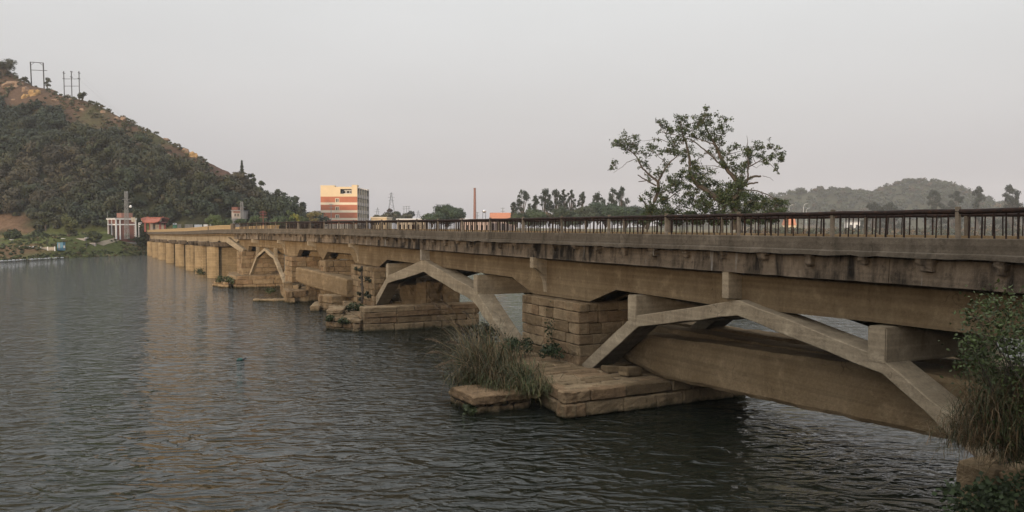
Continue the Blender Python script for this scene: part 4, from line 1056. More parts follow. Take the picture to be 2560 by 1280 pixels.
# ---- reeds and foreground plants
def blades(P0, tilt, length, width, n_seg, r, droop=.5, col=((0.07, 0.085, 0.03), (0.17, 0.115, 0.055)), mixk=.4, bias=None):
    """curved grass blades as strips of quads"""
    n = len(P0); az = r.uniform(0, 2 * np.pi, n) if bias is None else r.normal(bias, 1.25, n); tl = np.abs(r.normal(0, tilt, n))
    H = np.stack([np.cos(az), np.sin(az), np.zeros(n)], 1); S = np.stack([-np.sin(az), np.cos(az), np.zeros(n)], 1)
    Ln = length * r.uniform(.55, 1.15, n); dr = droop * r.uniform(.4, 1.5, n); Q = []; C = []
    base = np.where((r.random(n) < mixk)[:, None], np.array(col[1])[None], np.array(col[0])[None]) * r.uniform(.6, 1.4, (n, 1))
    p = P0.copy(); a = tl.copy()
    for k in range(n_seg):
        w0 = width * (1 - (k / n_seg) ** 1.5); w1 = width * (1 - ((k + 1) / n_seg) ** 1.5) + .001
        d = H * np.sin(a)[:, None] + np.array((0, 0, 1.0))[None] * np.cos(a)[:, None]
        p1 = p + d * (Ln / n_seg)[:, None]
        Q.append(np.stack([p - S * w0, p + S * w0, p1 + S * w1, p1 - S * w1], 1)); C.append(base)
        p = p1; a = a + dr / n_seg * (1.2 + k * .5)
    return np.concatenate(Q), np.concatenate(C), p
def plume(p0, d0, r, L=.75):
    Q = []; n = 260; t = r.uniform(0, 1, n); d0 = np.array(d0); d0 = d0 / np.linalg.norm(d0)
    bend = np.array((0, 0, -1.0))
    axis = np.array(p0)[None] + d0[None] * (t * L)[:, None] + bend[None] * (t ** 2 * L * .28)[:, None]
    dr = unit(d0[None] * 1.0 + r.normal(size=(n, 3)) * .28 + bend * .45)
    ln = .11 * (1 - .7 * t) + .03; S = unit(np.cross(dr, r.normal(size=(n, 3)))) * .012
    e = axis + dr * ln[:, None]
    return np.stack([axis - S, axis + S, e + S * .4, e - S * .4], 1), np.array((0.30, 0.215, 0.14))[None] * r.uniform(.6, 1.3, (n, 1))

def reeds():
    r = np.random.default_rng(12)
    c0 = Bn(36.6, 17.2, .5)
    T = thing('reed_clump', 'big clump of tall reeds with feathery plumes at the foot of the near stone pier', 'reeds', c0, 'reeds on the near piers')
    P = []
    for s, n, z, rad, cnt in ((36.4, 17.1, .7, 1.4, 520), (35.0, 17.0, .85, .8, 260), (38.5, 18.4, 1.0, 1.7, 420), (34.0, 18.0, .9, .9, 300), (40.5, 19.4, 1.3, 1.6, 300)):
        c = np.array(Bn(s, n, z)); P.append(c + r.normal(size=(cnt, 3)) * np.array((rad, rad, .12)) * .6)
    P = np.concatenate(P)
    Q, C, _ = blades(P, .6, 2.3, .014, 7, r, 1.3, ((0.045, 0.058, 0.022), (0.14, 0.09, 0.042)), .45, 3.3)
    Pk = np.array(Bn(36.8, 17.3, .8)) + r.normal(size=(420, 3)) * np.array((.7, .7, .1))
    Qk, Ck, _ = blades(Pk, .46, 4.5, .013, 8, r, .8, ((0.06, 0.068, 0.028), (0.17, 0.115, 0.055)), .55, 3.2)
    Q = np.concatenate([Q, Qk]); C = np.concatenate([C, Ck])
    # drooping skirt towards the water
    P2 = np.concatenate([np.array(Bn(s_, n_, z_)) + r.normal(size=(k_, 3)) * np.array((.5, .5, .12)) for s_, n_, z_, k_ in ((34.0, 17.2, .85, 380), (32.9, 17.9, .95, 320), (35.2, 18.4, 1.2, 260), (36.6, 16.2, .8, 200))])
    Q2, C2, _ = blades(P2, .7, 1.5, .014, 6, r, 2.6, ((0.085, 0.095, 0.035), (0.15, 0.11, 0.05)), .3)
    quads('blades', np.concatenate([Q, Q2]), np.concatenate([C, C2]), M['leaf'], T)
    # plume stalks swept over to the left
    mb = MB(); PQ = []
    for i, (px, py, Yd) in enumerate([(1082, 748, 38.5), (1105, 742, 38.0), (1068, 838, 37.6), (1075, 872, 37.2), (1118, 895, 36.9), (1098, 782, 38.8), (1140, 800, 37.5), (1120, 845, 37.2), (1160, 770, 37.8), (1092, 905, 36.6)]):
        e = np.array(atY(px, py, Yd)); b = np.array(c0) + np.array((r.uniform(-.6, .6), r.uniform(-.5, .5), .2))
        m = b * .5 + e * .5 + np.array((.25, 0, .35)); d = e - m
        st = e - d / np.linalg.norm(d) * .75
        mb.tube([b, m, st, e * .6 + st * .4], [.016, .014, .010, .006], 4); PQ.append(plume(st, d, r, .85))
    mb.build('stalks', flat('dry_reed', (0.26, 0.19, 0.10), .9, .3, 8), T); quads('plumes', *cat(PQ), M['leaf'], T)
    # shrub leaves at the foot of the pier face
    for i, (s, n, z, R, cnt, lb) in enumerate([(40.2, 20.9, 1.5, 1.0, 900, 'dark leafy shrub squeezed between the reeds and the near pier'), (37.6, 21.6, 1.45, .8, 600, 'low dark shrub along the foot of the near pier face')]):
        c = Bn(s, n, z); T2 = thing('shrub', lb, 'shrub', c); quads('foliage', *blob(c + Vector((0, 0, R * .4)), R, cnt, .13, (0.035, 0.05, 0.02), r, .8), M['leaf'], T2)
        MB().tube([c, c + Vector((0, 0, R * .7))], [.03, .01], 5).build('stem', M['bark'], T2)
    c = Bn(38.8, 22.15, 2.6); T2 = thing('climbing_plant', 'thin creeper with dark leaves climbing the near pier face', 'plant', Bn(38.8, 22.2, 1.6))
    P = np.stack([np.array(Bn(38.8 + r.normal() * .28, 22.22 - abs(r.normal()) * .1, 2.75 + r.normal() * .5)) for _ in range(150)])
    quads('foliage', leaf_quads(P, r.normal(size=(150, 3)), .13, .55, r), np.array((0.04, 0.05, 0.022))[None] * r.uniform(.6, 1.6, (150, 1)), M['leaf'], T2)
    MB().tube([Bn(38.9, 22.3, 1.3), Bn(38.7, 22.25, 2.4), Bn(38.9, 22.2, 3.4)], [.02, .014, .006], 5).build('stem', M['bark'], T2)
reeds()

def small_plants():
    r = np.random.default_rng(44)
    # tufts rooted in the face of the overgrown pier
    spots = [(77.9, 4.45, .3), (76.7, 4.35, .26), (75.9, 4.5, .3), (76.1, 3.7, .26), (75.9, 3.0, .24), (74.0, 3.6, .38), (73.2, 3.5, .26), (74.1, 2.2, .34), (73.4, 2.0, .26), (76.6, 2.0, .34), (76.2, 1.5, .3)]
    pl = ['topmost', 'upper left', 'upper right', 'second', 'third', 'large', 'small right', 'lower right', 'lowest right', 'lower left', 'lowest left']
    for i, (s, z, R) in enumerate(spots):
        c = Bn(s, 22.3, z); T = thing('wall_plant', pl[i] + ' dark tuft growing from the face of the overgrown stone pier', 'plant', c, 'tufts on the overgrown pier')
        quads('foliage', *blob(c, R, 120, .16, (0.03, 0.035, 0.018), r, 1.1), M['leaf'], T)
    pts = [Bn(75.9 + .15 * math.sin(z * 2), 22.32, z) for z in np.arange(1.2, 5.2, .4)]
    T = tag(MB().tube(pts, [.14 + .05 * math.sin(i * 2.3) for i in range(len(pts))], 6).build('creeper_stem', M['bark']), 'dark dead creeper stem running down the overgrown pier', 'plant')
    for i, (s, n, z, R, lb, nm) in enumerate([(70.0, 19.8, 1.35, 1.05, 'dark green shrub between rubble cutwater and overgrown pier', 'shrub'), (66.6, 16.9, .9, .5, 'weeds hanging from the rubble cutwater, left', 'weed'), (65.3, 17.6, .75, .55, 'weeds hanging from the rubble cutwater, right', 'weed'),
                                            (121.5, 15.2, .9, 1.3, 'weeds covering the low cutwater by the round piers', 'weed'), (119.5, 15.8, .9, 1.0, 'grass tuft where the low cutwater meets its footing', 'weed'), (104.2, 18.6, .5, .8, 'small weeds at the water foot of the tall pier', 'weed'), (33.4, 14.9, .15, .5, 'weeds trailing in the water beside the broken cutwater tip', 'weed'), (147.5, 14.6, .8, 1.1, 'faint shrub against the first round-nosed pier', 'shrub')]):
        c = Bn(s, n, z); T = thing(nm, lb, 'plant', c); quads('foliage', *blob(c, R, int(350 * max(R, .6)), .2, (0.05, 0.062, 0.024), r, .8), M['leaf'], T)
        MB().tube([c - Vector((0, 0, R * .4)), c + Vector((0, 0, R * .5))], [.03, .01], 5).build('stem', M['bark'], T)
    # shrub hanging through the reeds left of the right leg of the second arch
    c = Bn(46.0, 21.5, 1.6)
    T = thing('shrub', 'grey green scrub behind the reeds at the right foot of the second arch', 'shrub', c); quads('foliage', *blob(c, 1.6, 900, .16, (0.06, 0.058, 0.032), r, .9), M['leaf'], T); MB().tube([c, c + Vector((0, 0, 1.2))], [.03, .01], 5).build('stem', M['bark'], T)
small_plants()

def foreground_bush():
    r = np.random.default_rng(3); rr = random.Random(3)
    def at(px, py, Y): return np.array(atY(px, py, Y))
    T = thing('leafy_bush', 'tall green leafy bush at the right edge in front of the bridge', 'bush', Vector(at(2540, 1150, 19.5)))
    cl = [(2440, 790, 40), (2490, 775, 45), (2470, 800, 40), (2530, 800, 45), (2445, 845, 38), (2425, 858, 22), (2500, 850, 55), (2550, 840, 50), (2460, 895, 36), (2510, 920, 60), (2480, 960, 50), (2550, 960, 60), (2520, 1000, 60), (2470, 885, 40), (2555, 900, 55), (2550, 1040, 60), (2500, 1060, 50), (2590, 800, 50), (2590, 900, 60), (2590, 1000, 70)]
    L = []; mb = MB(); base = at(2560, 1120, 19.6)
    for x, y, R in cl:
        Y = rr.uniform(18.8, 20.2); c = at(x, y, Y); Rm = R * 19.5 / F; n = int(200 * (R / 45) ** 2)
        m = (base + c) / 2 + r.normal(size=3) * .15; mb.tube([base, m, c], [.028, .018, .006], 5)
        for _ in range(4):
            e = c + r.normal(size=3) * Rm * .45; mb.tube([c, (c + e) / 2 + r.normal(size=3) * .03, e], [.008, .006, .003], 4)
            P = e + r.normal(size=(n // 4, 3)) * Rm * .42; t = np.array((0.046, 0.062, 0.018))[None] * r.uniform(.5, 1.7, (n // 4, 1))
            L.append((leaf_quads(P, r.normal(size=(n // 4, 3)) + np.array((-.3, -.3, .9)), .105, .55, r), t))
    mb.build('stems', M['bark'], T); quads('foliage', *cat(L), M['leaf'], T)
    # dry grasses sweeping left under it
    T = thing('grass_clump', 'tangle of long dry grasses below the leafy bush at the right edge', 'grass clump', Vector(at(2520, 1150, 19.8)))
    PP = []
    for x, y, n, sp in ((2470, 1100, 420, .6), (2540, 1080, 600, .6), (2430, 1110, 220, .4), (2570, 1150, 500, .6), (2550, 1000, 400, .5), (2490, 1040, 350, .5)):
        PP.append(at(x, y, rr.uniform(19.2, 20.2)) + r.normal(size=(n, 3)) * np.array((sp, sp * .8, .12)) * .7)
    Q, C, _ = blades(np.concatenate(PP), .6, 1.5, .0085, 7, r, .8, ((0.05, 0.06, 0.024), (0.13, 0.085, 0.042)), .5)
    lf = at(2440, 1090, 19.4) + r.normal(size=(600, 3)) * np.array((.4, .3, .15))
    Q2, C2, _ = blades(lf, .9, 1.1, .006, 7, r, 1.6, ((0.05, 0.05, 0.022), (0.14, 0.09, 0.045)), .6)
    quads('blades', np.concatenate([Q, Q2]), np.concatenate([C, C2]), M['leaf'], T)
    # broad leaved ground creeper hanging over the bottom of the footing
    T = thing('ivy_mat', 'mat of broad dark leaves hanging over the stone footing in the bottom right corner', 'ivy', Vector(at(2480, 1270, 19.2)))
    P = []
    for x, y, R, n in ((2385, 1222, 26, 60), (2400, 1262, 40, 120), (2450, 1235, 40, 150), (2500, 1240, 50, 220), (2560, 1230, 60, 260), (2450, 1290, 60, 260), (2530, 1300, 70, 320), (2600, 1280, 70, 200)):
        P.append(at(x, y, 18.9 + rr.uniform(-.15, .25)) + r.normal(size=(n, 3)) * R * 19 / F * np.array((.55, .3, .45)))
    P = np.concatenate(P)
    quads('foliage', leaf_quads(P, np.array((-.3, -.6, .7)) + r.normal(size=P.shape) * .5, .12, .8, r), np.array((0.030, 0.043, 0.016))[None] * r.uniform(.5, 1.5, (len(P), 1)), M['leaf'], T)
foreground_bush()

# ------------------------------------------------------------------ buildings and works on the far bank
def BX(mat, name, parent, x0, x1, y0, y1, z0, z1, bevel=0.0):
    return MB().box(x0, x1, y0, y1, z0, z1).build(name, M[mat], parent, bevel=bevel)

def tall_building():
    Y = 330.0; k = Y / F
    X = lambda px: atY(px, 568, Y).x
    Zp = lambda py: atY(900, py, Y).z
    x0, x1 = X(802), X(893.5); yb = Y + 27; zb = 4.5; zt = Zp(467)
    T = thing('banded_building', 'tall cream and terracotta banded building with open galleries on its right side', 'building', ((x0 + x1) / 2, Y + 13, zb))
    gd = 2.2   # depth of the galleries on the right
    # lit end wall in horizontal bands, each band a course of the wall
    bands = [('cream', zt, Zp(491.5)), ('redwall', Zp(491.5), Zp(506)), ('creamlight', Zp(506), Zp(512)), ('redwall', Zp(512), Zp(525.5)), ('creamlight', Zp(525.5), Zp(531.5)), ('redwall', Zp(531.5), Zp(545)), ('creamlight', Zp(545), Zp(550)), ('redwall', Zp(550), Zp(560)), ('creamlight', Zp(560), zb - 1)]
    wx = [(X(839.5), X(847.5))]
    open_x = (X(851.5), X(880)); oz = (Zp(484.5), Zp(472.5))
    wz = [(Zp(505), Zp(496)), (Zp(525), Zp(517)), (Zp(544.5), Zp(537))]
    def wall_part(mat, z1, z0, name):
        mb = MB(); holes = []
        if name == 'parapet_wall': holes = [(open_x[0], open_x[1], oz[0], oz[1])]
        for w in wz:
            if z0 <= w[0] and w[1] <= z1: holes = [(wx[0][0], wx[0][1], w[0], w[1])]
        a = x0
        if holes:
            h = holes[0]
            mb.box(x0, h[0], Y, Y + .35, z0, z1); mb.box(h[1], x1, Y, Y + .35, z0, z1); mb.box(h[0], h[1], Y, Y + .35, z0, h[2]); mb.box(h[0], h[1], Y, Y + .35, h[3], z1)
        else: mb.box(x0, x1, Y, Y + .35, z0, z1)
        mb.build(name, M[mat], T)
    for i, (m, a, b) in enumerate(bands): wall_part(m, a, b, 'parapet_wall' if i == 0 else ('red_band' if m == 'redwall' else 'cream_band'))
    BX('cream', 'roof_parapet', T, x0, X(837), Y - .02, Y + 3.5, zt, Zp(463.3)); BX('cream', 'roof_parapet', T, X(880), x1 + .02, Y - .02, Y + 3.5, zt, Zp(462))
    BX('pinkwall', 'roof_room', T, X(872), X(882), Y + 6, Y + 9, zt - .5, Zp(465.5))
    # windows in the red bands
    for z0, z1 in wz:
        f = MB(); a, b = wx[0]; e = .16
        f.box(a - .14, a + e * .6, Y - .06, Y + .2, z0, z1 + .1).box(b - e * .6, b + .14, Y - .06, Y + .2, z0, z1 + .1).box(a, b, Y - .06, Y + .2, z1 - .12, z1 + .1).box((a + b) / 2 - .09, (a + b) / 2 + .09, Y - .05, Y + .2, z0, z1).box(a - .2, b + .2, Y - .1, Y + .2, z0 - .15, z0)
        w = f.build('window', M['creamlight'], T); BX('glass', 'pane', w, a, b, Y + .22, Y + .3, z0, z1)
    # the open loggia near the top: white back wall with three dark windows
    lo = BX('white', 'loggia_wall', T, open_x[0], open_x[1], Y + 2.2, Y + 2.4, oz[0], oz[1])
    BX('creamlight', 'loggia_floor', T, open_x[0], open_x[1], Y + .35, Y + 2.2, oz[0] - .2, oz[0])
    BX('creamlight', 'loggia_side', T, open_x[1], open_x[1] + .2, Y + .35, Y + 2.2, oz[0], oz[1])
    for a, b in ((855.5, 861), (865, 871.5), (873.5, 880)):
        w = BX('shade', 'window', T, X(a) * 1.0, X(b), Y + 2.1, Y + 2.19, oz[0] + .35, oz[1] - .75)
    # body, roof and back
    BX('creamlight', 'side_wall', T, x0, x0 + .35, Y + .35, yb, zb - 1, zt - .2)
    BX('gallery', 'inner_wall', T, x1 - gd - .3, x1 - gd, Y + .35, yb, zb - 1, zt - .4)
    BX('creamlight', 'back_wall', T, x0, x1, yb, yb + .35, zb - 1, zt - .2)
    BX('gallery', 'roof', T, x0 + .35, x1 - gd, Y + .35, yb, zt - .9, zt - .4)
    # galleries: slabs, columns, balustrades on the right flank
    fl = [Zp(491.5), Zp(511), Zp(531), Zp(550), Zp(560)]
    for i, z in enumerate([zt - .35] + fl):
        BX('gallery', 'gallery_slab', T, x1 - gd, x1 - .01, Y + .36, yb - .01, z - .35, z)
        if i: BX('gallery', 'gallery_rail', T, x1 - .15, x1 - .02, Y + .37, yb - .02, z + .01, z + 1.05)
    for q in range(6):
        y = Y + .36 + q * (yb - Y - 1.0) / 5
        BX('creamlight' if q < 5 else 'gallery', 'column', T, x1 - .55, x1 + .06, y, y + .65, zb - 1, Zp(466) if q in (0, 5) else zt - .1)
    for q in range(4):
        for z in fl[:-1]:
            y = Y + 2.2 + q * 5.3
            BX('shade', 'doorway', T, x1 - gd + .004, x1 - gd + .05, y, y + 1.6, z, z + 2.3)
    # the annexes beside it
    T2 = thing('annex_building', 'low salmon coloured annex with a flat roof left of the tall banded building', 'building', (X(795), 345, zb))
    BX('redwall', 'wall', T2, X(778), X(806), 340, 352, zb - 1, atY(795, 532, 340).z); BX('pinkwall', 'roof_slab', T2, X(777), X(806), 339.4, 352.4, atY(795, 532, 340).z, atY(795, 527, 340).z)
    BX('darkmetal', 'roof_tank', T2, X(791), X(795), 344, 346, atY(795, 527, 340).z, atY(795, 521, 340).z)
    T3 = thing('annex_building', 'low cream hall with a flat roof right of the tall banded building', 'building', (X(938), 340, zb))
    BX('cream', 'wall', T3, X(923), X(962), 335, 350, zb - 1, atY(940, 545, 335).z); BX('creamlight', 'roof_slab', T3, X(921), X(963), 334.5, 350.5, atY(940, 545, 335).z, atY(940, 542.5, 335).z)
    for q in range(5): BX('glass', 'window', T3, X(926 + q * 7), X(930 + q * 7), 334.9, 335.05, atY(940, 562, 335).z, atY(940, 552, 335).z)
tall_building()

def shed(name, label, px0, px1, top, roof, Y, depth, wall, rmat, zb=4.0, gable=False, nwin=0, cat_='building'):
    x0, x1 = atY(px0, 568, Y).x, atY(px1, 568, Y).x; zt = atY(px0, top, Y).z; zr = atY(px0, roof, Y).z
    T = thing(name, label, cat_, ((x0 + x1) / 2, Y + depth / 2, zb)); BX(wall, 'wall', T, x0, x1, Y, Y + depth, zb - 1, zt)
    mb = MB(); o = .4
    if gable: mb.loft([[(x, Y - o, zt), (x, Y + depth / 2, zr), (x, Y + depth + o, zt), (x, Y + depth + o, zt - .2), (x, Y - o, zt - .2)] for x in (x0 - o, x1 + o)])
    else: mb.box(x0 - o, x1 + o, Y - o, Y + depth + o, zt, zr)
    mb.build('roof', M[rmat], T)
    for q in range(nwin):
        a = x0 + (x1 - x0) * (q + .3) / nwin; b = x0 + (x1 - x0) * (q + .7) / nwin
        BX('glass', 'window', T, a, b, Y - .06, Y + .05, zb + (zt - zb) * .35, zb + (zt - zb) * .75)
    return T
shed('shed', 'long white roofed shed behind the railing right of the banded building', 993, 1063, 549, 546.5, 305, 12, 'creamlight', 'white', nwin=6)
shed('low_house', 'white walled low house behind the railing below the brick chimney', 1150, 1222, 551, 547, 310, 9, 'pinkwall', 'white', nwin=6)
shed('tiled_house', 'low house with a wide orange tiled roof right of the silver water tank', 1226, 1288, 546, 531, 330, 14, 'pinkwall', 'orangetile', gable=True, nwin=5)
shed('tiled_house', 'small yellow house with an orange roof seen through the railing at right', 1966, 1990, 562, 545, 620, 9, 'cream', 'orangetile', zb=2.5, gable=True, nwin=2)
shed('low_house', 'tiny pale house far off between railing bars on the right shore', 2120, 2150, 556, 552, 930, 10, 'white', 'grey', zb=3, nwin=2)

# brick chimney
c = atY(1187, 568, 345); T = thing('chimney', 'tall tapering brick factory chimney standing alone against the sky', 'chimney', (c.x, 345, 4))
zt = atY(1187, 470, 345).z; k = 345 / F
ring = lambda r, z: [(c.x + r * math.cos(a), 345 + r * math.sin(a), z) for a in [2 * math.pi * q / 16 for q in range(16)]]
MB().loft([ring(4.4 * k, 2), ring(2.7 * k, zt - .6)]).build('stack', M['brick'], T, smooth=False); MB().loft([ring(3.0 * k, zt - .6), ring(3.0 * k, zt)]).build('rim', M['brick'], T)
# silver water tank on legs
c = atY(1210.5, 528, 332); T = thing('water_tank', 'silver ball shaped water tank on a small frame', 'water tank', (c.x, 332, 5))
mb = MB(); R = 5 * 332 / F; mb.loft([[(c.x + R * math.sin(p) * math.cos(a), 332 + R * math.sin(p) * math.sin(a), c.z - R * .85 * math.cos(p)) for a in [2 * math.pi * q / 14 for q in range(14)]] for p in [.15 + (math.pi - .3) * i / 9 for i in range(10)]])
mb.build('tank', M['silver'], T, smooth=True)
for dx, dy in ((-.55, -.5), (.55, -.5), (.55, .5), (-.55, .5)): MB().tube([(c.x + dx * 1.3, 332 + dy * 1.3, 4), (c.x + dx, 332 + dy, c.z - R * .4)], [.09, .07], 5).build('leg', M['darkmetal'], T)

# house on the hill foot behind the round trees
c = atY(588, 545, 286)
T = thing('house', 'grey green two storey house with a red shed roof tucked into the hill foot', 'house', (c.x, 288, 6)); k = 286 / F
MB().box(c.x - 9 * k, c.x + 14 * k, 286, 294, 5, atY(588, 527, 286).z).build('wall', M['gallery'], T); MB().box(c.x - 10 * k, c.x + 15 * k, 285.5, 294.5, atY(588, 527, 286).z, atY(588, 525.5, 286).z).build('roof', M['grey'], T)
BX('brownwall', 'upper_room', T, c.x - 16 * k, c.x - 1 * k, 289, 295, atY(588, 530, 286).z - 3, atY(588, 517, 286).z); BX('brownwall', 'band', T, c.x - 4 * k, c.x + 13.5 * k, 285.85, 286.02, atY(588, 532, 286).z, atY(588, 528, 286).z)
for a, b in ((-2, 3), (5, 10)): BX('glass', 'window', T, c.x + a * k, c.x + b * k, 285.9, 286.05, atY(588, 541, 286).z, atY(588, 534, 286).z)

# tiled gate house at the bridge end
def rot_box(mb, c, ang, x0, x1, y0, y1, z0, z1):
    co, si = math.cos(ang), math.sin(ang); q = [(c[0] + co * x - si * y, c[1] + si * x + co * y) for x, y in ((x0, y0), (x1, y0), (x1, y1), (x0, y1))]
    return mb.hexa([(x, y, z0) for x, y in q] + [(x, y, z1) for x, y in q])
def pump_house():
    Y = 252.0; k = Y / F; c = atY(290, 590, Y); a0 = math.radians(-47); zb = 5.9; zt = atY(290, 546, Y).z; H = zt - zb
    T = thing('flat_roofed_house', 'flat roofed house with white frames and dark red tile beside the bridge end', 'house', (c.x, c.y, zb))
    lx, ly = 6.0, 8.2         # corner nearest the camera at the origin, walls run back to the left (y) and right (x)
    R = lambda n, m, *b: rot_box(MB(), c, a0 + math.radians(90), *b).build(n, M[m], T)
    R('wall', 'brownwall', .1, lx, .1, ly, zb - 2.5, zt)
    R('cornice', 'grey', -.35, lx + .3, -.35, ly + .3, zt, zt + .22); R('roof_edge', 'white', -.3, lx + .25, -.3, ly + .25, zt - .35, zt)
    fz = zb - 2.0
    for y in (0, 3.9, 7.6): R('column', 'white', -.12 , .28, y - .1, y + .28, fz, zt - .35)
    for x in (0.0, 1.2, 5.9): R('column', 'white', x - .12, x + .22, -.12, .14, fz + .8, zt - .35)
    R('white_band', 'white', -.08, .12, 0, ly, zt - 2.1, zt - 1.75); R('white_band', 'white', 0, lx, -.08, .12, zt - 2.1, zt - 1.75)
    for y in (1.2, 5.0): R('window', 'glass', .06, .12, y, y + 1.9, zb - .6, zt - 2.3)
    R('roof_room', 'brick', 2.0, 5.4, 1.0, 5.6, zt + .22, zt + 1.75)
    R('plinth', 'gallery', -.2, lx + .2, -.2, ly + .2, zb - 5.0, zb - 2.0)
    p = atY(269, 545, Y + 1); MB().tube([(p.x, p.y, zt), (p.x, p.y, zt + 2.0)], .06, 5).build('roof_lamp_pole', M['grey'], T)
pump_house()

def lattice_mast(label, px, top, base, Y, w, arms, group='lattice masts'):
    k = Y / F; p = atY(px, base, Y); zt = atY(px, top, Y).z; z0 = p.z - 1.5; H = zt - z0
    T = thing('lattice_mast', label, 'mast', (p.x, Y, z0), group); mb = MB(); n = int(H / 1.1)
    wz = lambda z: w * (1 - .42 * (z - z0) / H) / 2
    for sx in (-1, 1):
        for sy in (-1, 1): mb.tube([(p.x + sx * wz(z), Y + sy * wz(z), z) for z in (z0, zt)], .07, 4)
    for i in range(n):
        a, b = z0 + H * i / n, z0 + H * (i + 1) / n; q = 1 if i % 2 else -1
        for s in (-1, 1):
            mb.tube([(p.x - q * wz(a), Y + s * wz(a), a), (p.x + q * wz(b), Y + s * wz(b), b)], .045, 4); mb.tube([(p.x + s * wz(a), Y - q * wz(a), a), (p.x + s * wz(b), Y + q * wz(b), b)], .045, 4)
            mb.tube([(p.x - wz(a), Y + s * wz(a), a), (p.x + wz(a), Y + s * wz(a), a)], .045, 4)
    mb.build('lattice', M['grey'], T)
    for py, l0, l1 in arms:
        z = atY(px, py, Y).z; MB().tube([(p.x - l0, Y, z), (p.x + l1, Y, z)], .06, 5).build('arm', M['grey'], T)
    return T, p
T, p = lattice_mast('tall grey lattice mast standing before the tiled house', 317, 478, 584, 238, 1.0, [(481, .6, .3), (498.5, 1.2, 1.0), (506, .3, 1.5)])
q = atY(326.5, 517, 238); MB().loft([[(q.x + r * math.cos(a), 238 + r * math.sin(a), q.z + z) for a in [math.pi * 2 * i / 10 for i in range(10)]] for r, z in ((.12, .5), (.35, .2), (.4, -.15), (.2, -.3))]).build('dish', M['white'], T)
MB().tube([(p.x, 238, q.z), (q.x, 238, q.z)], .04, 4).build('dish_arm', M['grey'], T)
lattice_mast('grey lattice mast beside the house on the hill foot', 605, 504, 552, 280, 1.1, [(512, .8, .5), (518, .6, 1.0)])

def pavilion():
    Y = 256.0; k = Y / F; c = atY(381.5, 575, Y); zb = c.z - .6; X = lambda px: atY(px, 560, Y).x; Z = lambda py: atY(381, py, Y).z
    T = thing('gate_pavilion', 'red gate pavilion with a curved tiled roof and upturned eaves at the bridge end', 'pavilion', (c.x, Y + 2, zb))
    for px in (362.5, 399.5):
        for dy in (0, 3.4): BX('redwood', 'pillar', T, X(px) - 2 * k, X(px) + 2 * k, Y + dy, Y + dy + .5, zb, Z(556))
    BX('gallery', 'back_wall', T, X(364), X(398), Y + 3.2, Y + 3.38, zb, Z(557)); BX('pale', 'tablet', T, X(377.5), X(383), Y + 3.1, Y + 3.18, Z(570), Z(564)); BX('redwood', 'lintel', T, X(357), X(405), Y - .2, Y + 4.0, Z(557), Z(554.5))
    mb = MB(); rows = []
    for j in range(7):
        v = j / 6; y = Y - 1.2 + 6.4 * v; h = 1 - abs(2 * v - 1)
        row = []
        for i in range(13):
            u = i / 12; e = abs(2 * u - 1); hw = (1 - h) * 24.5 + h * 19.5
            z = Z(555.5) + (Z(544.5) - Z(555.5)) * (h ** .8) * .95 + (e ** 4) * .35 + (1 - h) * (e ** 6) * .9
            row.append((X(381.5) + (2 * u - 1) * hw * k, y, z))
        rows.append(row)
    top = [v for r_ in rows for v in r_]; nb = len(top); vs = top + [(x, y, z - .3) for x, y, z in top]; fs = []
    for j in range(6):
        for i in range(12):
            a = j * 13 + i; fs.append((a, a + 1, a + 14, a + 13)); fs.append((nb + a + 13, nb + a + 14, nb + a + 1, nb + a))
    for i in range(12): fs.append((nb + i, nb + i + 1, i + 1, i)); a = 78 + i; fs.append((a, a + 1, nb + a + 1, nb + a))
    for j in range(6): a = j * 13; fs.append((a, a + 13, nb + a + 13, nb + a)); a += 12; fs.append((nb + a, nb + a + 13, a + 13, a))
    mb.add(vs, fs); rf = mb.build('roof', M['rooftile'], T)
    MB().tube([(X(360.5), Y + 2, Z(542.5)), (X(366), Y + 2, Z(544)), (X(381), Y + 2, Z(544.3)), (X(397), Y + 2, Z(544)), (X(402.5), Y + 2, Z(542.5))], .2, 6).build('ridge', M['rooftile'], rf)
    for px, s in ((357.5, -1), (405.5, 1)):
        MB().tube([(X(px) - s * 5 * k, Y - .6, Z(554)), (X(px), Y - .8, Z(551)), (X(px) + s * 1.2 * k, Y - .9, Z(546.5))], [.28, .24, .1], 6).build('eave_tip', M['pale'], rf)
pavilion()

# sign boards along the road beyond the bridge end
g = 'sign boards by the road'
for px0, px1, top, bot, Y, mat, lb in [(432, 442, 557.5, 570, 262, 'greenpaint', 'green sign board with a white top by the bridge end'), (444, 453, 560, 570, 264, 'pale', 'plain pale sign board right of the green one'), (462, 482, 560.5, 570, 268, 'pale', 'wide pale sign board in two panels'),
                                         (486, 505, 561.5, 570, 272, 'white', 'white hoarding right of the two panel sign'), (509, 528, 561, 569, 276, 'white', 'white hoarding below the bright green tree')]:
    a, b = atY(px0, bot, Y), atY(px1, top, Y); T = thing('sign_board', lb, 'sign', ((a.x + b.x) / 2, Y, a.z - 2.5), g)
    BX(mat, 'board', T, a.x, b.x, Y - .05, Y + .05, a.z, b.z); 
    if mat == 'greenpaint':
        BX('white', 'header', T, a.x + .03, b.x - .03, Y - .07, Y - .053, b.z - .55, b.z - .04)
        MB().add([((a.x + b.x) / 2 - .3, Y - .075, b.z - .15), ((a.x + b.x) / 2 + .3, Y - .075, b.z - .15), ((a.x + b.x) / 2, Y - .075, b.z - .48)], [(0, 1, 2)]).build('arrow_mark', M['darkmetal'], T)
    for x in (a.x + .12, b.x - .12): MB().tube([(x, Y + .1, a.z - 3.2), (x, Y + .1, b.z - .1)], .05, 5).build('post', M['grey'], T)
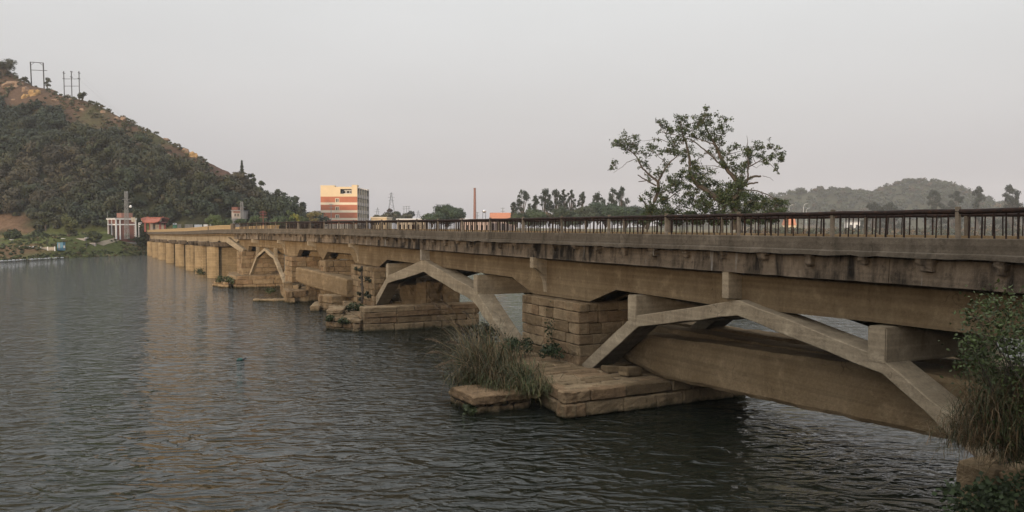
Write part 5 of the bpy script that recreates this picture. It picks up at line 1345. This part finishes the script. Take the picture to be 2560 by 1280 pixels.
# tilted double board and traffic sign by the mast
a = atY(333.5, 549, 247); T = thing('sign_board', 'pair of tall tilted pale boards on a striped post', 'sign', (a.x, 247, 6.5), g)
for s in (-1, 1):
    x = a.x + s * .31; MB().hexa([(x - .27, 246.95, a.z - .72), (x + .27, 246.95, a.z - .72), (x + .27, 247.05, a.z - .72), (x - .27, 247.05, a.z - .72), (x - .38, 246.95, a.z + .7), (x + .16, 246.95, a.z + .7), (x + .16, 247.05, a.z + .7), (x - .38, 247.05, a.z + .7)]).build('board', M['pale'], T)
z = 5.8
while z < a.z - .7: MB().tube([(a.x + .2, 247.1, z), (a.x + .2, 247.1, z + .28)], .09, 6).build('post_band', M['white'] if int(z / .3) % 2 else M['darkmetal'], T); z += .3
a = atY(347, 567, 250); T = thing('traffic_signal', 'white pole with traffic signal arms left of the pavilion', 'traffic signal', (a.x, 250, 6.5), g)
MB().tube([(a.x, 250, 5.5), (a.x, 250, a.z + 1.3)], .08, 6).build('pole', M['white'], T)
for dz_, l in ((1.2, .95), (.75, .6), (0.1, .3)): MB().box(a.x, a.x + l, 249.93, 250.07, a.z + dz_ - .1, a.z + dz_ + .1).build('arm', M['white'], T)
# rust coloured pole with cross arms
a = atY(658, 566, 262); T = thing('power_pole', 'rust coloured pole with five cross arms among the round trees', 'pole', (a.x, 262, 5))
MB().tube([(a.x, 262, 5), (a.x, 262, atY(658, 526, 262).z)], [.12, .08], 6).build('pole', M['redwood'], T)
for py, w in ((529, .9), (532, 1.3), (536, 1.1), (540, .9), (544, 1.2)):
    z = atY(658, py, 262).z; MB().tube([(a.x - w, 262, z), (a.x + w, 262, z)], .05, 5).build('cross_arm', M['redwood'], T)
# left bank: blue cabin, white fence, lamps, stepped wall, path, float boom
def ground_at(px, py, y0=150, y1=320): return on_hill(px, py, y0, y1)
c = atY(151, 621, 226); k = 226 / F
T = thing('blue_cabin', 'small blue cabin with a slanting roof on the left bank', 'cabin', (c.x, 226, c.z))
MB().box(c.x - 8.0 * k, c.x + 6.5 * k, 226, 227.2, c.z - .6, c.z + 1.6).build('wall', M['blue'], T); MB().hexa([(c.x - 8.4 * k, 225.9, c.z + 1.6), (c.x + 6.9 * k, 225.9, c.z + 1.6), (c.x + 6.9 * k, 227.3, c.z + 1.6), (c.x - 8.4 * k, 227.3, c.z + 1.6), (c.x - 8.4 * k, 225.9, c.z + 1.66), (c.x + 6.9 * k, 225.9, c.z + 1.74), (c.x + 6.9 * k, 227.3, c.z + 1.74), (c.x - 8.4 * k, 227.3, c.z + 1.66)]).build('roof', M['blue'], T)
BX('grey', 'door_panel', T, c.x - 5 * k, c.x - 1 * k, 225.95, 226.01, c.z - .4, c.z + 1.5); BX('white', 'meter_box', T, c.x + 6.6 * k, c.x + 8.6 * k, 226.2, 226.6, c.z + .1, c.z + .8)
def fence(label, px0, px1, py0, py1, Y, h, name='white_fence', pitch=.95, mat='white'):
    a, b = atY(px0, py0, Y), atY(px1, py1, Y); T = thing(name, label, 'fence', (a + b) / 2, 'fences on the left bank'); n = max(1, int((b - a).length / pitch))
    for i in range(n + 1):
        p = a.lerp(b, i / n); BX(mat, 'post', T, p.x - .1, p.x + .1, Y - .1, Y + .1, p.z - .8, p.z + h + .12)
    MB().hexa([(a.x, Y - .05, a.z - .6), (b.x, Y - .05, b.z - .6), (b.x, Y + .05, b.z - .6), (a.x, Y + .05, a.z - .6), (a.x, Y - .05, a.z + h), (b.x, Y - .05, b.z + h), (b.x, Y + .05, b.z + h), (a.x, Y + .05, a.z + h)]).build('panel', M['pale'], T)
fence('short piece of white fence cut off by the left edge', -8, 9, 624.5, 624.5, 222, .85)
fence('white post and panel fence on the left bank', 23, 83, 624.5, 623.5, 222, .8)
fence('low grey kerb wall with pale blocks between the fence and the blue cabin', 84, 137, 622, 620.5, 224, .35, 'low_wall', 1.6)
for i, (px, cap, base, lb) in enumerate([(29, 600, 626, 'flat capped lamp post left, behind the white fence'), (158, 597, 619, 'flat capped lamp post behind the blue cabin'), (216, 595.5, 612, 'flat capped lamp post above the stepped wall')]):
    a = atY(px, cap, 234); T = thing('lamp_post', lb, 'lamp post', (a.x, 234, 3), 'flat capped lamps on the left bank')
    MB().tube([(a.x, 234, 2.5), (a.x, 234, a.z)], .07, 6).build('pole', M['darkmetal'], T); BX('white', 'lamp_head', T, a.x - .42, a.x + .42, 233.6, 234.4, a.z, a.z + .12)
T = thing('stepped_wall', 'grey stone retaining wall stepping up towards the tiled house', 'wall', atY(220, 612, 240))
for px0, px1, hgt in ((184, 212, .75), (212, 238, 1.0)):
    a, b = atY(px0, 606, 240), atY(px1, 606, 240); z0 = min(H1(a.x, 240), H1(b.x, 240))
    BX('gallery', 'wall_step', T, a.x, b.x - .02, 240, 240.7, z0 - .8, z0 + hgt)
pa, pb = on_hill(250, 612, 200, 262), on_hill(326, 587, 200, 262)
mb = MB(); rr_ = []
for i in range(15):
    p = pa.lerp(pb, i / 14); l, q = Vector((p.x - .8, p.y - .4, 0)), Vector((p.x + .8, p.y + .4, 0))
    l.z = H1(l.x, l.y) + .10; q.z = H1(q.x, q.y) + .10
    rr_.append([l, q, q - Vector((0, 0, .25)), l - Vector((0, 0, .25))])
mb.loft(rr_); tag(mb.build('path', M['path']), kind='structure')
a, b = Vector((-127.5, 193, 0)), Vector((-123.8, 221, 0))
T = thing('float_boom', 'line of white foam floats along the water edge at the left', 'float boom', a); n = 22
for i in range(n):
    p = a.lerp(b, i / n); q = a.lerp(b, (i + .82) / n); w = .13 + .1 * ((i * 7) % 5) / 5
    o = MB().tube([p + Vector((0, 0, .15)), p.lerp(q, .2) + Vector((.0, 0, .22)), p.lerp(q, .8) + Vector((0, 0, .2)), q + Vector((0, 0, .15))], [w * .5, w, w, w * .5], 8).build('float', M['foam'], T)

# pylons on the hill
def pole_frame():
    Y = 392.0; k = Y / F
    T = thing('pylon', 'square portal frame pylon on the hilltop', 'pylon', atY(93, 205, Y), 'pylons on the hill')
    A = lambda x, y: atY(x, y, Y)
    for x0, y0, x1, y1 in ((76, 155, 79.5, 205), (108, 157, 111, 215)): MB().tube([A(x0, y0), A(x1, y1 + 22)], .28, 6).build('pole', M['darkmetal'], T)
    MB().tube([A(75, 155), A(109, 157.5)], .17, 5).build('cross_beam', M['darkmetal'], T); MB().tube([A(76, 175), A(118, 176.5)], .14, 5).build('cross_beam', M['darkmetal'], T)
    for q in ((77, 163, 86, 156), (98, 157, 108, 164)): MB().tube([A(*q[:2]), A(*q[2:])], .1, 4).build('brace', M['darkmetal'], T)
    Y = 374.0
    T = thing('pylon', 'pylon of three slim poles joined by cross beams on the hill', 'pylon', A(178, 225), 'pylons on the hill')
    A = lambda x, y: atY(x, y, Y)
    for x0, y0, y1 in ((159.2, 178, 222), (178.2, 178, 228), (197.3, 178, 232)):
        MB().tube([A(x0, y0), A(x0 + 1.8, y1 + 20)], .2, 6).build('pole', M['darkmetal'], T)
        for yy in ((182.5, 196.5) if x0 != 178.2 else (179, 192.5)): MB().tube([A(x0 - 2.6, yy - .8), A(x0 + 3.6, yy + .9)], .16, 5).build('insulator', M['darkmetal'], T)
    for y in (197.3, 215.3): MB().tube([A(160, y), A(198, y)], .11, 5).build('cross_beam', M['darkmetal'], T)
    for i, (x0, y0, lb) in enumerate(((197, 183, 'upper power line sagging down from the triple pylon'), (197, 197, 'lower power line sagging down from the triple pylon'), (178, 180, 'middle power line sagging down from the triple pylon'))):
        a = A(x0, y0); b = atY(470 + i * 14, 395 + i * 6, 392); pts = [a.lerp(b, q / 20) - Vector((0, 0, 4 * math.sin(math.pi * q / 20))) for q in range(21)]
        tag(MB().tube(pts, .014, 4).build('power_line', M['grey']), lb, 'power line', 'power lines on the hill')
pole_frame()
# far pylon and poles in the haze
def lattice_pylon(label, px, top, base, Y, w, arms, group='distant pylons'):
    a, t = atY(px, base, Y), atY(px, top, Y); T = thing('pylon', label, 'pylon', a, group); mb = MB(); H = t.z - a.z
    f = lambda q: (w * (1 - q) ** 1.3 + .5) / 2
    for s in (-1, 1):
        for s2 in (-1, 1): mb.tube([(a.x + s * f(q), Y + s2 * f(q), a.z + H * q) for q in (0, .3, .6, 1)], .16, 4)
    for i in range(9):
        q0, q1 = i / 9, (i + 1) / 9; d_ = 1 if i % 2 else -1; mb.tube([(a.x - d_ * f(q0), Y, a.z + H * q0), (a.x + d_ * f(q1), Y, a.z + H * q1)], .1, 4)
    mb.build('tower', M['grey'], T)
    for q, l in arms: MB().tube([(a.x - l, Y, a.z + H * q), (a.x, Y, a.z + H * q + .5), (a.x + l, Y, a.z + H * q)], .13, 4).build('arm', M['grey'], T)
lattice_pylon('lattice pylon rising behind the olive knoll', 978.5, 481, 545, 700, 7, [(.68, 2.4), (.8, 3.0), (.93, 2.2)])
lattice_pylon('tiny faint lattice pylon between the banded building and the knoll', 944, 519, 555, 1000, 7, [(.7, 4), (.85, 3)])
lattice_pylon('tiny faint lattice pylon left of the domed dark tree', 1046, 526, 560, 1000, 7, [(.7, 4), (.85, 3)])
for i, (px, top, base, Y, lb) in enumerate([(1010, 515.5, 560, 480, 'left slim pole of three behind the knoll'), (1016.5, 515, 560, 480, 'middle slim pole of three behind the knoll'), (1022.5, 515, 560, 480, 'right slim pole of three behind the knoll'), (1257, 519, 560, 345, 'slim pole with cross arms above the orange tiled roof'),
                                          (828, 509, 560, 322, 'thin power pole standing before the banded building'), (745, 526, 560, 300, 'left of two short pale poles behind the yellow green tree'), (753.5, 526, 560, 300, 'right of two short pale poles behind the yellow green tree'), (1193, 530, 560, 330, 'short dark pole at the foot of the brick chimney')]):
    a, t = atY(px, base, Y), atY(px, top, Y); T = thing('utility_pole', lb, 'pole', (a.x, Y, a.z - 3), 'utility poles on the far bank')
    MB().tube([(a.x, Y, a.z - 3), (a.x, Y, t.z)], [.16, .12], 6).build('pole', M['grey'], T)
    for f_ in (.3, 1.6): MB().tube([(a.x - .9, Y, t.z - f_), (a.x + .9, Y, t.z - f_)], .08, 4).build('cross_arm', M['grey'], T)
# street lamps in front of the distant hill
for i, (px, top, s, lb) in enumerate([(2008, 509, 1, 'curved street lamp rising above the railing at right'), (1972, 512, 1, 'curved street lamp half hidden by the leaning tree'), (2015, 520, 1, 'short street lamp just right of the curved one')]):
    Y = 640 if i < 2 else 760; a, t = atY(px, 570, Y), atY(px, top, Y); T = thing('street_lamp', lb, 'street lamp', (a.x, Y, a.z - 2), 'street lamps on the far shore'); H = t.z - a.z
    MB().tube([(a.x, Y, a.z - 2), (a.x, Y, t.z - 3), (a.x + .35, Y, t.z - 1.4), (a.x + 1.3, Y, t.z - .3), (a.x + 2.4, Y, t.z)], [.16, .14, .13, .12, .1], 6).build('pole', M['white'], T)
    MB().rbox((a.x + 2.7, Y, t.z - .12), (1.1, .4, .22)).build('lamp_head', M['white'], T)

# boulders on the hill
def boulder(label, px, py, w, h, mat='rock', seed=1, name='boulder', group='boulders on the hill'):
    p = on_hill(px, py, 262); k = p.y / F; p = p - Vector((0, -h * k * .12, h * k * .14)); rx, rz = w * k / 2, h * k / 2; mb = MB(); rings = []
    for i in range(1, 9):
        ph = math.pi * i / 9; ring_ = []
        for j in range(14):
            th = 2 * math.pi * j / 14; v = Vector((math.sin(ph) * math.cos(th), math.sin(ph) * math.sin(th), -math.cos(ph)))
            s_ = 1 + .45 * mnoise.noise(v * 1.6 + Vector((seed * 3.1, 0, 0))) + .2 * mnoise.noise(v * 4 + Vector((0, seed, 0)))
            ring_.append((p.x + v.x * rx * s_, p.y + v.y * rx * .8 * s_, p.z + v.z * rz * s_))
        rings.append(ring_)
    return tag(mb.loft(rings).build(name, M[mat], None), label, 'boulder', group)
for i, a in enumerate([('great ochre rock face with a clean rounded edge on the upper hill', 84, 237, 34, 36, 'orangerock'), ('lower ochre rock beside the great rounded one', 62, 244, 22, 24, 'orangerock'), ('long grey brown rock outcrop above the ochre rocks', 34, 212, 52, 30, 'rock'), ('grey rock between the outcrop and the ochre face', 62, 228, 22, 30, 'rock'),
    ('pinkish boulder just under the square pylon', 130, 213, 20, 14, 'rock'), ('pale boulder below the triple pylon', 178, 229, 16, 9, 'rock'), ('small pale rock left of the ochre rocks', 34, 250, 12, 8, 'rock'), ('rounded tan rock at the left edge of the hill', 4, 262, 16, 12, 'rock'),
    ('flat pale slab in the dry grass of the hill', 151, 243, 14, 5, 'rock'), ('tan rocks in the dry grass below the flat slab', 140, 251, 20, 12, 'rock'), ('pink rock in the bare patch of the hill', 205, 275, 16, 10, 'rock'), ('pale split rock right of the bare patch', 257, 280, 16, 12, 'rock'),
    ('rounded pale rock near the ridge scrub', 308, 295, 18, 16, 'rock'), ('slanting pale rock beneath the rounded one', 290, 297, 16, 14, 'rock'), ('white streak of rock at the forest edge', 165, 303, 18, 7, 'rock'), ('small pale rock low on the bare patch', 275, 318, 14, 10, 'rock'),
    ('tall ochre boulder at the top of the brown rock slope', 483, 381, 26, 32, 'orangerock'), ('broken tan rock left of the tall ochre boulder', 462, 374, 22, 24, 'rock'), ('tan rock shelf below the tall ochre boulder', 478, 404, 20, 9, 'rock'), ('pale rock pile at the forest edge under the shoulder', 415, 390, 24, 18, 'rock'),
    ('pale streaked rock high on the shoulder', 412, 345, 22, 10, 'rock'), ('grey boulder showing through the forest', 480, 484, 9, 14, 'rock')]):
    boulder(a[0], a[1], a[2], a[3], a[4], a[5], i + 1)

# plastic litter afloat in the foreground
c = Vector(atY(600, 899, 51.5)); c.z = .02; r = random.Random(2)
mb = MB(); rings = []
for i in range(1, 7):
    ph = math.pi * i / 7; rings.append([(c.x + .2 * math.sin(ph) * math.cos(t) * (1 + .5 * mnoise.noise(Vector((t, ph, 1)))), c.y + .16 * math.sin(ph) * math.sin(t), c.z - .12 * math.cos(ph) * (1 + .8 * mnoise.noise(Vector((t * 1.5, ph, 4))))) for t in [2 * math.pi * q / 12 for q in range(12)]])
T = thing('floating_litter', 'crumpled green plastic litter floating on the open water', 'litter', c); mb.loft(rings).build('bag', M['greenbag'], T, smooth=True)
MB().tube([c + Vector((.2, 0, 0)), c + Vector((.36, .02, .12)), c + Vector((.42, .0, .02))], [.06, .05, .02], 6).build('bag_handle', M['darkmetal'], T)

# ------------------------------------------------------------------ the hazy air
def haze():
    m = bpy.data.materials.new('hazy_air'); m.use_nodes = True; n = m.node_tree; n.nodes.clear()
    o = n.nodes.new("ShaderNodeOutputMaterial"); v = n.nodes.new("ShaderNodeVolumePrincipled")
    v.inputs['Color'].default_value = (0.97, 0.965, 0.98, 1); v.inputs['Density'].default_value = 0.00016; v.inputs['Anisotropy'].default_value = 0.0
    n.links.new(v.outputs[0], o.inputs['Volume'])
    b = MB().box(-2700, 3700, -500, 3300, -4.0, 175)
    tag(b.build('haze', m), kind='stuff')
haze()
